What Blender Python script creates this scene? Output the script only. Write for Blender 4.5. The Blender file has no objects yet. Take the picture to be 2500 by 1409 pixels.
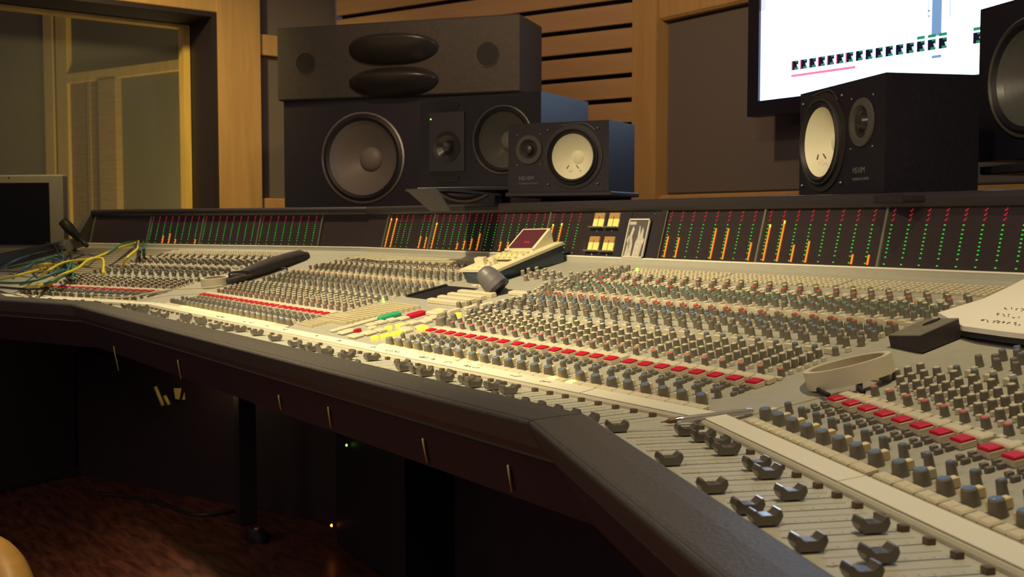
import bpy, math, random
from mathutils import Vector, Matrix, Quaternion
random.seed(7)
sc = bpy.context.scene
col = sc.collection
# ------------------------------------------------------------------ camera
FPX = 2732.86; YAW = .5954; PIT = .0583
CAM = Vector((1.9766, -1.1411, 1.05))
_F = Vector((-math.cos(YAW), math.sin(YAW), 0)); RT = Vector((math.sin(YAW), math.cos(YAW), 0)); _U = Vector((0, 0, 1))
FW = _F*math.cos(PIT) - _U*math.sin(PIT); UP = _U*math.cos(PIT) + _F*math.sin(PIT)
cd = bpy.data.cameras.new('camera'); cam = bpy.data.objects.new('camera', cd); col.objects.link(cam)
cd.sensor_width = 36; cd.lens = 36*FPX/2500; cd.clip_start = .02
cam.matrix_world = Matrix.Translation(CAM) @ Matrix((RT, UP, -FW)).transposed().to_4x4()
sc.camera = cam
cd.dof.use_dof = True; cd.dof.focus_distance = 1.9; cd.dof.aperture_fstop = 14
# ------------------------------------------------------------------ world, lights, exposure
sc.view_settings.view_transform = 'Standard'; sc.view_settings.look = 'None'
sc.view_settings.exposure = .22; sc.view_settings.gamma = 1; sc.view_settings.use_curve_mapping = False
w = bpy.data.worlds.new('world'); sc.world = w; w.use_nodes = True
w.node_tree.nodes['Background'].inputs[0].default_value = (.55, .42, .50, 1)
w.node_tree.nodes['Background'].inputs[1].default_value = .075
def light(name, kind, loc, to, energy, colr, size=.3, spot=60, blend=.6, sy=None):
    ld = bpy.data.lights.new(name, kind); o = bpy.data.objects.new(name, ld); col.objects.link(o)
    o.location = loc; o.rotation_euler = (Vector(to)-Vector(loc)).to_track_quat('-Z', 'Y').to_euler()
    ld.energy = energy; ld.color = colr
    if kind == 'AREA':
        ld.size = size
        if sy: ld.shape = 'RECTANGLE'; ld.size_y = sy
    else: ld.shadow_soft_size = size
    if kind == 'SPOT': ld.spot_size = math.radians(spot); ld.spot_blend = blend
    return o
WARM = (1, .81, .46)
light('downlight_a', 'SPOT', (.15, -1.25, 2.75), (-.28, -.05, .8), 340, WARM, .05, 60, 1)
light('downlight_b', 'SPOT', (1.35, .1, 2.75), (1.15, .0, .8), 74, WARM, .06, 75, 1)
light('downlight_c', 'SPOT', (-2.1, .1, 2.75), (-1.8, .15, .8), 150, WARM, .06, 70, 1)
light('downlight_wall', 'SPOT', (-2.6, -.4, 2.7), (-4.1, 1.0, .9), 170, (1, .74, .26), .1, 80, 1)
light('downlight_slats', 'SPOT', (-.5, .2, 2.7), (-2.6, 2.4, 1.5), 90, (1, .66, .34), .05, 75, 1)
light('room_fill', 'AREA', (1.0, -2.2, 2.5), (-.8, .6, .9), 15, (1, .78, .55), 1.6)
light('speaker_fill', 'SPOT', (1.9, -1.9, 2.7), (.2, 1.9, 1.15), 85, (1, .84, .5), .06, 44, 1)  # added spot that brightens the speaker fronts, no fixture behind it
light('back_fill', 'AREA', (-.9, -3.2, 1.7), (-1.9, .4, .0), 4.5, (1, .72, .5), .9)
# ------------------------------------------------------------------ materials
MT = {}
def mat(name, c, rough=.5, metal=0, emit=0, ecol=None, var=.0, scale=30, bump=0, spec=.5):
    if name in MT: return MT[name]
    m = bpy.data.materials.new(name); m.use_nodes = True; nt = m.node_tree; b = nt.nodes['Principled BSDF']
    b.inputs['Base Color'].default_value = (*c, 1); b.inputs['Roughness'].default_value = rough; b.inputs['Metallic'].default_value = metal
    b.inputs['Specular IOR Level'].default_value = spec
    if emit: b.inputs['Emission Color'].default_value = (*(ecol or c), 1); b.inputs['Emission Strength'].default_value = emit
    if var or bump:
        tc = nt.nodes.new('ShaderNodeTexCoord'); n = nt.nodes.new('ShaderNodeTexNoise'); n.inputs['Scale'].default_value = scale; n.inputs['Detail'].default_value = 5
        nt.links.new(tc.outputs['Object'], n.inputs['Vector'])
        if var:
            r = nt.nodes.new('ShaderNodeValToRGB'); nt.links.new(n.outputs['Fac'], r.inputs[0])
            r.color_ramp.elements[0].position = .3; r.color_ramp.elements[1].position = .7
            r.color_ramp.elements[0].color = (*[x*(1-var) for x in c], 1); r.color_ramp.elements[1].color = (*[min(1, x*(1+var)) for x in c], 1)
            nt.links.new(r.outputs[0], b.inputs['Base Color'])
        if bump:
            bp = nt.nodes.new('ShaderNodeBump'); bp.inputs['Strength'].default_value = bump; bp.inputs['Distance'].default_value = .002
            nt.links.new(n.outputs['Fac'], bp.inputs['Height']); nt.links.new(bp.outputs[0], b.inputs['Normal'])
    MT[name] = m; return m
def wood(name, c, c2, sc_=(1.5, 1.5, 14), rough=.45):
    m = bpy.data.materials.new(name); m.use_nodes = True; nt = m.node_tree; b = nt.nodes['Principled BSDF']; b.inputs['Roughness'].default_value = rough
    tc = nt.nodes.new('ShaderNodeTexCoord'); mp = nt.nodes.new('ShaderNodeMapping'); mp.inputs['Scale'].default_value = sc_
    n = nt.nodes.new('ShaderNodeTexNoise'); n.inputs['Scale'].default_value = 4; n.inputs['Detail'].default_value = 8; n.inputs['Distortion'].default_value = .6
    r = nt.nodes.new('ShaderNodeValToRGB'); r.color_ramp.elements[0].color = (*c2, 1); r.color_ramp.elements[1].color = (*c, 1); r.color_ramp.elements[0].position = .35; r.color_ramp.elements[1].position = .65
    nt.links.new(tc.outputs['Object'], mp.inputs[0]); nt.links.new(mp.outputs[0], n.inputs['Vector']); nt.links.new(n.outputs['Fac'], r.inputs[0]); nt.links.new(r.outputs[0], b.inputs['Base Color'])
    MT[name] = m; return m
PANEL = mat('panel_paint', (.41, .40, .34), .5, var=.04, scale=60)
FPANEL = mat('fader_panel_paint', (.50, .49, .40), .5, var=.04, scale=60)
LEATHER = mat('black_leather', (.082, .076, .070), .42, var=.2, scale=300, bump=.25)
DARK = mat('dark_plastic', (.022, .018, .026), .5)
DARKP = mat('dark_fascia', (.028, .014, .024), .6, var=.15, scale=12)
SLOT = mat('slot_black', (.01, .01, .012), .7)
KBODY = mat('knob_grey', (.19, .172, .135), .55)
CREAM = mat('cream_cap', (.66, .60, .44), .45)
BLUE = mat('blue_cap', (.115, .20, .36), .5)
TEAL = mat('teal_cap', (.10, .25, .20), .5)
RED = mat('red_cap', (.62, .075, .055), .45)
PINK = mat('pink_cap', (.75, .14, .14), .45)
GREYC = mat('grey_cap', (.22, .20, .16), .55)
BTN = mat('beige_button', (.66, .60, .43), .5)
DBTN = mat('dark_button', (.17, .155, .13), .5)
REDL = mat('red_button_lit', (.50, .004, .028), .5, emit=.04, ecol=(1, .0, .06))
GOLD = mat('gold_button', (.82, .69, .38), .4)
LIT = mat('lit_button', (.9, .75, .3), .4, emit=2.0, ecol=(1, .70, .12))
YEL = mat('yellow_lit_button', (.9, .75, .1), .4, emit=.55, ecol=(1, .8, .04))
GLED = mat('green_led_on', (.2, .9, .1), .4, emit=1.6, ecol=(.35, 1, .12))
WARMWHITE = mat('script_paper', (.80, .78, .64), .5)
STRIP = mat('strip_metal', (.52, .50, .40), .4)
FADER = mat('fader_cap_metal', (.17, .155, .135), .3, metal=.35)
CHROME = mat('chrome', (.8, .8, .8), .15, metal=1)
STOPM = mat('brown_stop', (.13, .085, .055), .5)
MGREEN = mat('meter_green', (.02, .08, .01), .5, emit=.42, ecol=(.05, 1, .07))
MRED = mat('meter_red', (.1, .01, .01), .5, emit=.40, ecol=(1, .02, .05))
MORG = mat('meter_orange', (.3, .1, .01), .5, emit=.95, ecol=(1, .20, .015))
MTIP = mat('meter_peak', (.3, .2, .02), .5, emit=1.3, ecol=(1, .55, .08))
MYEL = mat('meter_yellow', (.3, .25, .02), .5, emit=.6, ecol=(.9, .55, .05))
METERBG = mat('meter_face', (.034, .024, .027), .35, var=.1, scale=50)
POST = mat('post_metal', (.20, .20, .155), .4, metal=.3)
SPKBLK = mat('speaker_black_ash', (.012, .009, .017), .5, var=.2, scale=120, bump=.3)
SPKBRN = mat('speaker_horn_baffle', (.050, .042, .036), .6, var=.15, scale=80)
CONEG = mat('grey_cone', (.20, .175, .16), .5, var=.04, scale=20)
CONEW = mat('white_cone', (.93, .88, .66), .5)
RUBBER = mat('rubber_surround', (.016, .013, .016), .5)
RINGM = mat('driver_ring', (.34, .31, .26), .32, metal=.7)
WOOD = wood('maple_wood', (.56, .345, .14), (.49, .295, .115), (6, 6, .5))
WOODH = wood('maple_wood_boards', (.50, .31, .16), (.44, .265, .13), (.6, 6, 6))
FABRIC = mat('grey_fabric', (.155, .130, .125), .9, var=.12, scale=400, bump=.3)
FABG = mat('olive_fabric', (.165, .145, .085), .9, var=.1, scale=200)
WOODY = wood('yellow_pine', (.80, .55, .15), (.68, .46, .12), (5, 5, .5))
BLACKF = mat('black_frame', (.020, .013, .018), .6)
FLOORM = wood('floor_red_brown', (.16, .052, .035), (.055, .018, .013), (2, 9, 2), .32)
SILVER = mat('silver_aluminium', (.22, .21, .165), .4, metal=.2)
SCRBLK = mat('screen_off', (.004, .004, .004), .12)
# ------------------------------------------------------------------ mesh helpers
class MB:
    def __init__(s): s.v = []; s.f = []; s.m = []; s.mats = []; s.sm = []
    def mi(s, m):
        if m not in s.mats: s.mats.append(m)
        return s.mats.index(m)
    def add(s, vs, fs, m, M=None, smooth=False):
        n = len(s.v); k = s.mi(m)
        s.v += [tuple(M @ Vector(p)) if M else tuple(p) for p in vs]
        for f in fs: s.f.append(tuple(i+n for i in f)); s.m.append(k); s.sm.append(smooth)
    def box(s, c, d, m, M=None, taper=1, bev=0):
        x, y, z = c; a, b, h = d[0]/2, d[1]/2, d[2]/2; t = taper
        if bev:
            e = bev; L = [(-h, 1, e), (-h+e, 1, 0), (h-e, t, 0), (h, t, e)]
            vs = []; fs = []
            for zz, tt, ee in L:
                A = a*tt-ee; B = b*tt-ee
                vs += [(x-A, y-b*tt, z+zz) if 0 else (x-A, y-B, z+zz), (x+A, y-B, z+zz), (x+A, y+B, z+zz), (x-A, y+B, z+zz)]
            for k in range(3):
                for i in range(4): fs.append((k*4+i, k*4+(i+1) % 4, k*4+4+(i+1) % 4, k*4+4+i))
            fs += [(3, 2, 1, 0), (12, 13, 14, 15)]
            s.add(vs, fs, m, M); return
        vs = [(x-a, y-b, z-h), (x+a, y-b, z-h), (x+a, y+b, z-h), (x-a, y+b, z-h), (x-a*t, y-b*t, z+h), (x+a*t, y-b*t, z+h), (x+a*t, y+b*t, z+h), (x-a*t, y+b*t, z+h)]
        s.add(vs, [(3, 2, 1, 0), (4, 5, 6, 7), (0, 1, 5, 4), (1, 2, 6, 5), (2, 3, 7, 6), (3, 0, 4, 7)], m, M)
    def lathe(s, prof, m, n=12, M=None, smooth=True, cap=True, ms=None):
        for k in range(len(prof)-1):
            (r0, z0), (r1, z1) = prof[k], prof[k+1]
            vs = []
            for r, z in ((r0, z0), (r1, z1)): vs += [(r*math.cos(2*math.pi*i/n), r*math.sin(2*math.pi*i/n), z) for i in range(n)]
            s.add(vs, [(i, (i+1) % n, n+(i+1) % n, n+i) for i in range(n)], ms[k] if ms else m, M, smooth)
        if cap:
            r, z = prof[-1]
            if r > 1e-6: s.add([(r*math.cos(2*math.pi*i/n), r*math.sin(2*math.pi*i/n), z) for i in range(n)], [tuple(range(n))], ms[-1] if ms else m, M)
            r, z = prof[0]
            if r > 1e-6: s.add([(r*math.cos(2*math.pi*i/n), r*math.sin(2*math.pi*i/n), z) for i in range(n)], [tuple(range(n-1, -1, -1))], ms[0] if ms else m, M)
    def poly(s, pts, h, m, M=None):
        n = len(pts); vs = [(x, y, 0) for x, y in pts]+[(x, y, h) for x, y in pts]
        s.add(vs, [tuple(range(n-1, -1, -1)), tuple(range(n, 2*n))]+[(i, (i+1) % n, n+(i+1) % n, n+i) for i in range(n)], m, M)
    def hexa(s, p, m):   # eight corners: bottom ring then top ring
        s.add(p, [(3, 2, 1, 0), (4, 5, 6, 7), (0, 1, 5, 4), (1, 2, 6, 5), (2, 3, 7, 6), (3, 0, 4, 7)], m)
    def tube(s, pts, r, m, n=6, close=True):
        P = [Vector(p) for p in pts]; k = len(P); vs = []; up = Vector((0, 0, 1))
        rr = r if isinstance(r, (list, tuple)) else [r]*k
        for i, p in enumerate(P):
            t = (P[min(i+1, k-1)]-P[max(i-1, 0)]).normalized()
            a = t.cross(up)
            if a.length < .1: a = t.cross(Vector((1, 0, 0)))
            a.normalize(); b = t.cross(a)
            vs += [tuple(p+(a*math.cos(2*math.pi*j/n)+b*math.sin(2*math.pi*j/n))*rr[i]) for j in range(n)]
        fs = [(i*n+j, i*n+(j+1) % n, (i+1)*n+(j+1) % n, (i+1)*n+j) for i in range(k-1) for j in range(n)]
        if close: fs += [tuple(range(n-1, -1, -1)), tuple(range((k-1)*n, k*n))]
        s.add(vs, fs, m, None, True)
    def mesh(s, name):
        me = bpy.data.meshes.new(name); me.from_pydata(s.v, [], s.f)
        for m in s.mats: me.materials.append(m)
        me.polygons.foreach_set('material_index', s.m); me.polygons.foreach_set('use_smooth', s.sm); me.update(); return me
    def build(s, name, parent=None, loc=None, rot=None):
        o = bpy.data.objects.new(name, s.mesh(name)); col.objects.link(o)
        if parent: o.parent = parent
        if loc is not None: o.location = loc
        if rot is not None: o.rotation_euler = rot
        return o
def tag(o, label=None, cat=None, group=None, kind=None):
    if label: o['label'] = label
    if cat: o['category'] = cat
    if group: o['group'] = group
    if kind: o['kind'] = kind
    return o
def empty(name, label, cat, loc=(0, 0, 0), M=None, group=None):
    o = bpy.data.objects.new(name, None); col.objects.link(o); o.empty_display_size = .05
    if M is not None: o.matrix_world = M
    else: o.location = loc
    return tag(o, label, cat, group)
def inst(me, name, parent, M):
    o = bpy.data.objects.new(name, me); col.objects.link(o); o.parent = parent; o.matrix_basis = M; return o
def smoothpath(pts, n=6):
    P = [Vector(p) for p in pts]; out = []
    for i in range(len(P)-1):
        a, b, c, d = P[max(i-1, 0)], P[i], P[i+1], P[min(i+2, len(P)-1)]
        for k in range(n):
            t = k/n; out.append(.5*((2*b)+(c-a)*t+(2*a-5*b+4*c-d)*t*t+(3*b-a-3*c+d)*t**3))
    return out+[P[-1]]
def ray(px, py): return FW + RT*((px-1250)/FPX) - UP*((py-704.5)/FPX)
def at(px, py, z): return CAM + ray(px, py)*z          # a point seen at that pixel, that far away
def project(p):
    d = Vector(p)-CAM; z = d.dot(FW); return 1250+FPX*d.dot(RT)/z, 704.5-FPX*d.dot(UP)/z, z
# ------------------------------------------------------------------ console frame
YA = -.3207; TH = .401; MXR = .9244; MXL = -1.3917; TN = math.tan(TH/2)
Y0, Z0, Y1, Z1 = -.118, .800, .622, .9515
SL = (Z1-Z0)/(Y1-Y0); TILT = math.atan(SL); PG = .0381; GAP = .008; BAY = 8*PG+GAP
LEND = 1.33; REND = .80
FZ = .797
def pz(y): return Z0+(y-Y0)*SL
SEC = {'C': ((0, YA), 0.0), 'R': ((MXR, YA), -TH), 'L': ((MXL, YA), TH)}
def W(s, u, y, z):
    (ox, oy), a = SEC[s]; dy = y-YA
    return Vector((ox+u*math.cos(a)-dy*math.sin(a), oy+u*math.sin(a)+dy*math.cos(a), z))
def WM(s, u, y, z, tilt=0): return Matrix.Translation(W(s, u, y, z)) @ Matrix.Rotation(SEC[s][1], 4, 'Z') @ Matrix.Rotation(tilt, 4, 'X')
def onpan(px, py, h=0, s='C'):
    (ox, oy), a = SEC[s]; d = (-math.sin(a), math.cos(a)); u = (math.cos(a), math.sin(a)); r = ray(px, py)
    k = CAM.z-Z0-h-SL*(YA+d[0]*(CAM.x-ox)+d[1]*(CAM.y-oy)-Y0); m = SL*(d[0]*r.x+d[1]*r.y)-r.z
    p = CAM+r*(k/m); return u[0]*(p.x-ox)+u[1]*(p.y-oy), YA+d[0]*(p.x-ox)+d[1]*(p.y-oy), p
def redx(i): return i*PG+(i//8)*GAP
# ------------------------------------------------------------------ room structure
def struct(o): o['kind'] = 'structure'; return o
fl = MB(); fl.box((-1, 0, -.05), (12, 12, .1), FLOORM); struct(fl.build('floor'))
YW = 2.4
# middle wall (behind the display), parallel to the desk
wm = MB(); wm.box((1.0, YW+.1, 1.4), (6.3, .1, 2.8), WOOD); struct(wm.build('wall_front'))
def wallx(px, y): r = ray(px, 400); return CAM.x+r.x*(y-CAM.y)/r.y
def wallz(px, py, y): r = ray(px, py); return CAM.z+r.z*(y-CAM.y)/r.y
def tr(name, c, d, m, rz=0):
    b = MB(); b.box((0, 0, 0), d, m, bev=min(d)*.12); o = b.build(name, None, c, (0, 0, rz)); return struct(o)
x1, x2 = wallx(1565, YW), wallx(1624, YW)
tr('trim_1', ((x1+x2)/2, YW-.0, 1.4), (x2-x1, .12, 2.8), WOOD)
zt = wallz(1625, 53, YW); zb = wallz(1700, 474, YW); xr = x2+3.2
tr('trim_2', ((x2+xr)/2, YW+.01, (zb-.5+zb)/2), (xr-x2, .10, .5), WOOD)
tr('trim_3', ((x2+xr)/2, YW+.01, zt+.35), (xr-x2, .10, .70), WOOD)
tr('acoustic_panel', ((x2+xr)/2, YW+.035, (zt+zb)/2), (xr-x2-.01, .05, zt-zb-.01), FABRIC); bpy.data.objects['acoustic_panel'].name = 'trim_4'
# slatted wall turned 20 degrees
a20 = math.radians(20.5); dl = Vector((-math.cos(a20), -math.sin(a20), 0)); P0 = Vector((x1, YW-.02, 0)); nl = Vector((math.sin(a20), -math.cos(a20), 0))
def onl(px, py, off=0):
    r = ray(px, py); o = P0+nl*off; t = (o-CAM).dot(nl)/r.dot(nl); p = CAM+r*t; return (p-P0).dot(dl), p.z
LL = onl(826, 20)[0]
bs = MB(); bs.box((LL/2, .06, 1.4), (LL, .06, 2.8), mat('slat_gap_black', (.012, .008, .010), .8))
ML = Matrix.Translation(P0) @ Matrix(((dl.x, -nl.x, 0, 0), (dl.y, -nl.y, 0, 0), (0, 0, 1, 0), (0, 0, 0, 1)))
wsl = bs.build('wall_slatted'); wsl.matrix_world = ML; struct(wsl)
gaps = [onl(1555, y)[1] for y in (243, 180, 121, 59, 0)]
stp = (gaps[-1]-gaps[0])/4; gp = .022
edges = [gaps[0]+stp*k for k in range(-6, 7)]
for k in range(len(edges)-1):
    z0, z1 = edges[k]+gp/2, edges[k+1]-gp/2
    b = MB(); b.box((0, 0, 0), (LL, .03, z1-z0), WOODH, bev=.003); inst(b.mesh('board'), 'board', wsl, Matrix.Translation((LL/2, .0, (z0+z1)/2)))
# left side wall with the control-room window
CR = P0+dl*LL; dw = Vector((-.069, .997, 0)).normalized(); nw = Vector((dw.y, -dw.x, 0))       # nw points into the room (+x)
def onw(px, py, off=0):
    r = ray(px, py); o = CR-nw*off; t = (o-CAM).dot(nw)/r.dot(nw); p = CAM+r*t; return (p-CR).dot(dw), p.z
MW = Matrix.Translation(CR) @ Matrix(((dw.x, -nw.x, 0, 0), (dw.y, -nw.y, 0, 0), (0, 0, 1, 0), (0, 0, 0, 1)))     # local: x along wall, y outward (away from room), z
s0, zT = onw(529, 30); smin = onw(-260, 30)[0]
def wbox(name, sa, sb, za, zb_, ya, yb, m, st=True, parent=None):
    b = MB(); b.box(((sa+sb)/2, (ya+yb)/2, (za+zb_)/2), (sb-sa, yb-ya, zb_-za), m, bev=.004)
    o = b.build(name, parent)
    if parent is None: o.matrix_world = MW
    if st and parent is None: struct(o)
    return o
sp = onw(636, 300)[0]
wbox('wall_left', smin, s0, zT, 2.9, 0, .12, WOOD)
wbox('trim_5', s0, sp, 0, 2.9, -.01, .14, WOOD)
wbox('trim_6', smin, s0, 0, .85, 0, .12, WOOD)
# fabric bay between post and slats
b1 = onw(660, 85)[1]; b2 = onw(660, 136)[1]; b3 = onw(660, 484)[1]
wbox('trim_7', sp, .0, b2, b1, .005, .10, WOOD); wbox('trim_8', sp, .0, 0, b3, .005, .10, WOOD)
wbox('trim_9', sp, .0, b1, 2.9, .04, .09, FABRIC); wbox('trim_10', sp, .0, b3, b2, .04, .09, FABRIC)
win = empty('window_1', None, None, M=MW); struct(win)
# black reveal, then yellow inner frame, glass, and the next room
sb_, _ = onw(475, 300, .30); zb2 = onw(470, 52, .30)[1]
wbox('window_frame', s0-.03, s0, .85, zT, .0, .34, BLACKF, parent=win); wbox('window_frame', smin, s0-.03, zT-.03, zT, .0, .34, BLACKF, parent=win)
wbox('window_frame', sb_, s0-.03, .85, zT-.03, .28, .33, BLACKF, parent=win); wbox('window_frame', smin, sb_, zb2, zT-.03, .28, .33, BLACKF, parent=win)
sc2 = onw(444, 300, .34)[0]; zc2 = onw(440, 71, .34)[1]
wbox('inner_frame', sc2, sb_, .85, zb2, .30, .37, WOODY, parent=win); wbox('inner_frame', smin, sc2, zc2, zb2, .30, .37, WOODY, parent=win)
gm = bpy.data.materials.new('window_glass'); gm.use_nodes = True; g = gm.node_tree.nodes['Principled BSDF']
g.inputs['Base Color'].default_value = (.95, .97, .92, 1); g.inputs['Roughness'].default_value = .02; g.inputs['Alpha'].default_value = .03; g.inputs['IOR'].default_value = 1.3
wbox('pane', smin, sc2, .85, zc2, .345, .351, gm, parent=win)
# next room: back wall parallel to the slatted wall direction, 1.9 m beyond the window
P9 = CR-nw*2.1+dw*(.2)
d9 = Vector((math.cos(a20+.15), math.sin(a20+.15), 0)); d9 = Vector((-dl.x, -dl.y, 0)); n9 = Vector((d9.y, -d9.x, 0))
def on9(px, py, off=0):
    r = ray(px, py); o = P9+n9*off; t = (o-CAM).dot(n9)/r.dot(n9); p = CAM+r*t; return (p-P9).dot(d9), p.z
M9 = Matrix.Translation(P9) @ Matrix(((d9.x, -n9.x, 0, 0), (d9.y, -n9.y, 0, 0), (0, 0, 1, 0), (0, 0, 0, 1)))
def nbox(name, pa, pb, ya, yb, m, za=None, zb_=None):
    sa, z1 = on9(*pa); s_b, z2 = on9(*pb); z1 = zb_ if zb_ is not None else z1; z2 = za if za is not None else z2
    b = MB(); b.box(((sa+s_b)/2, (ya+yb)/2, (z1+z2)/2), (abs(s_b-sa), yb-ya, abs(z1-z2)), m, bev=.004)
    o = b.build(name); o.matrix_world = M9; return struct(o)
nbox('wall_booth', (-300, -200), (560, 300), 0, .1, FABG, 0, 3.0)
nbox('trim_11', (116, 0), (137, 0), -.05, .0, WOODY, 0, 3.0)
nbox('trim_12', (146, 0), (172, 0), -.05, .0, WOODY, 0, 3.0)
nbox('trim_13', (137, 0), (146, 0), -.02, .0, BLACKF, 0, 3.0)
zz = on9(250, 172)[1]; zz2 = on9(250, 197)[1]
nbox('trim_14', (172, 0), (470, 0), -.05, .0, WOODY, zz2, zz)
nbox('door_1', (172, 0), (250, 0), -.02, .0, wood('door_brown', (.33, .20, .085), (.25, .145, .06)), 0, zz2)
nbox('trim_15', (250, 0), (292, 0), -.06, .0, wood('post_tan', (.47, .31, .12), (.38, .25, .09)), 0, zz2-.0)
nbox('trim_16', (215, 0), (222, 0), -.035, -.0, wood('stile_tan', (.40, .25, .1), (.32, .2, .08)), 0, zz2)
bl = light('booth_lamp', 'AREA', CR-nw*1.1+dw*(-.5)+Vector((0, 0, .35)), CR-nw*2.1+dw*(-.2)+Vector((0, 0, 1.3)), 22, (1, .80, .34), .6)
# ------------------------------------------------------------------ console
con = empty('mixing_console', 'long wraparound recording console with grey knob panels, red button rows and black padded front', 'mixing console')
def sweep(name, prof, m, secs='LCR', cap=True, ends=None, seam=0, smooth=False):
    """closed (y,z) profile swept along the sections with mitred corners"""
    el, er = ends or (LEND, REND); b = MB(); n = len(prof)
    rows = []
    def mit(side, y): return (y-YA)*TN
    for s in secs:
        if s == 'L': A = [W('L', -el, y, z) for y, z in prof]; B = [W('L', mit(0, y)*1-seam*0-seam, y, z) for y, z in prof]
        if s == 'C': A = [W('C', MXL-mit(0, y)+seam, y, z) for y, z in prof]; B = [W('C', MXR+mit(0, y)-seam, y, z) for y, z in prof]
        if s == 'R': A = [W('R', -mit(0, y)+seam, y, z) for y, z in prof]; B = [W('R', er, y, z) for y, z in prof]
        b.add([tuple(p) for p in A+B], [(i, (i+1) % n, n+(i+1) % n, n+i) for i in range(n)], m, None, smooth)
        b.add([tuple(p) for p in A], [tuple(range(n-1, -1, -1))], m); b.add([tuple(p) for p in B], [tuple(range(n))], m)
    return b.build(name, con)
def arm(th0, th1, cy, cz, ry, rz, n=8): return [(cy+ry*math.cos(math.radians(th0+(th1-th0)*i/n)), cz+rz*math.sin(math.radians(th0+(th1-th0)*i/n))) for i in range(n+1)]
ap = [(-.3207, .790)] + [(-.3207, .8175), (-.3215, .8205), (-.325, .8222), (-.35, .8218), (-.384, .8196), (-.3895, .8188)] + arm(70, 200, -.3905, .8140, .0045, .0045, 5) + [(-.388, .800), (-.378, .783), (-.366, .7725), (-.362, .7685), (-.362, .765)] + [(-.335, .765)]
ap = ap[::-1]
for s in 'LCR': tag(sweep('armrest', ap, LEATHER, s, seam=.0012, smooth=False))
seam_m = mat('seam_black', (.004, .003, .004), .9)
sweep('body_shell', [(-.275, .70), (-.330, .785), (-.14, .785), (-.12, .79), (.60, .935), (.64, .95), (.78, .95), (.78, .55), (.55, .55)][::-1], DARKP)
sweep('fascia', [(-.3600, .766), (-.350, .762), (-.300, .690), (-.310, .685)], DARKP)
sweep('fader_panel', [(-.322, .785), (-.322, FZ), (-.157, FZ), (-.157, .785)][::-1], FPANEL, seam=.0004)
sweep('knob_panel', [(-.118, .790), (-.118, Z0), (.622, Z1), (.622, .935)][::-1], PANEL)
sweep('script_tray', [(-.163, .790), (-.163, .8005), (-.1605, .8030), (-.126, .8080), (-.120, .803), (-.118, .79)][::-1], STRIP)
sweep('meter_ledge', [(.6215, .93), (.6215, Z1), (.6235, .9635), (.6335, .9655), (.640, .9655), (.64, .93)][::-1], PANEL)
sweep('ledge_highlight', [(.6230, .9630), (.6225, .9645), (.6232, .9662), (.6336, .9666), (.6336, .9630)][::-1], mat('ledge_highlight_white', (.88, .84, .70), .4))  # highlight along the ledge edge, put into a whitish strip
FA = math.atan2(.0336, .121)
sweep('bridge_back', [(.70, .94), (.6345, .955), (.6690, 1.083), (.70, 1.10), (.80, 1.08), (.80, .9)], DARK)
hood = [(.6660, 1.078), (.6585, 1.081), (.6530, 1.088)] + arm(200, 60, .664, 1.097, .0125, .0112, 7) + [(.72, 1.108), (.80, 1.09), (.80, 1.07)]
for s in 'LCR': sweep('bridge_hood', hood[::-1], mat('hood_black', (.030, .025, .030), .38, bump=.2, scale=300), s, seam=.0008)
# undercarriage
def leg(s, u, w_=.06):
    b = MB(); b.box((0, 0, 0), (w_, .55, .66), DARK, bev=.006); inst(b.mesh('support'), 'support', con, Matrix.Translation(W(s, u, .22, .355)) @ Matrix.Rotation(SEC[s][1], 4, 'Z'))
    b = MB(); b.box((0, 0, 0), (w_+.02, .75, .035), DARK, bev=.006); inst(b.mesh('foot'), 'foot', con, Matrix.Translation(W(s, u, .20, .018)) @ Matrix.Rotation(SEC[s][1], 4, 'Z'))
for s, u in (('L', -1.28), ('C', .80), ('R', .62)): leg(s, u)
b = MB(); b.box((0, 0, 0), (.05, .06, .66), DARK, bev=.006); inst(b.mesh('support'), 'support', con, Matrix.Translation((-1.65, .22, .355)))
b = MB(); b.box((0, 0, 0), (3.0, .02, .685), DARKP); inst(b.mesh('modesty_panel'), 'modesty_panel', con, Matrix.Translation((-.07, .52, .345)))
b = MB(); b.box((0, 0, 0), (1.50, .02, .685), DARKP); inst(b.mesh('modesty_panel'), 'modesty_panel', con, WM('L', -.58, .52, .345))
# light leaking through the fascia gaps, painted as pale strips
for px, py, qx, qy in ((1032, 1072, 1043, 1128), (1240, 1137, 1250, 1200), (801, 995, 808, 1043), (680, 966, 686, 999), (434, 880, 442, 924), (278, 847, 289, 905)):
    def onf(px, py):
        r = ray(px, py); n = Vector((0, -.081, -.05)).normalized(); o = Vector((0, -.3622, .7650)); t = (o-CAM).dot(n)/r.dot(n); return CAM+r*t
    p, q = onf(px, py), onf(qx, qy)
    b = MB(); b.tube([p, q], .0017, mat('gap_light_pale', (.95, .85, .40), .5), 5); b.build('gap_light_strip', con)
# left end cheek
b = MB()
for pr in ([(-.36, .80), (-.36, .825), (.58, .985), (.66, 1.10), (.80, 1.10), (.80, .60), (-.2, .60)],):
    n = len(pr); A = [W('L', -LEND, y, z) for y, z in pr]; B = [W('L', -LEND-.035, y, z) for y, z in pr]
    b.add([tuple(p) for p in A+B], [(i, (i+1) % n, n+(i+1) % n, n+i) for i in range(n)]+[tuple(range(n)), tuple(range(2*n-1, n-1, -1))], LEATHER)
b.build('end_cheek', con)
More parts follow.
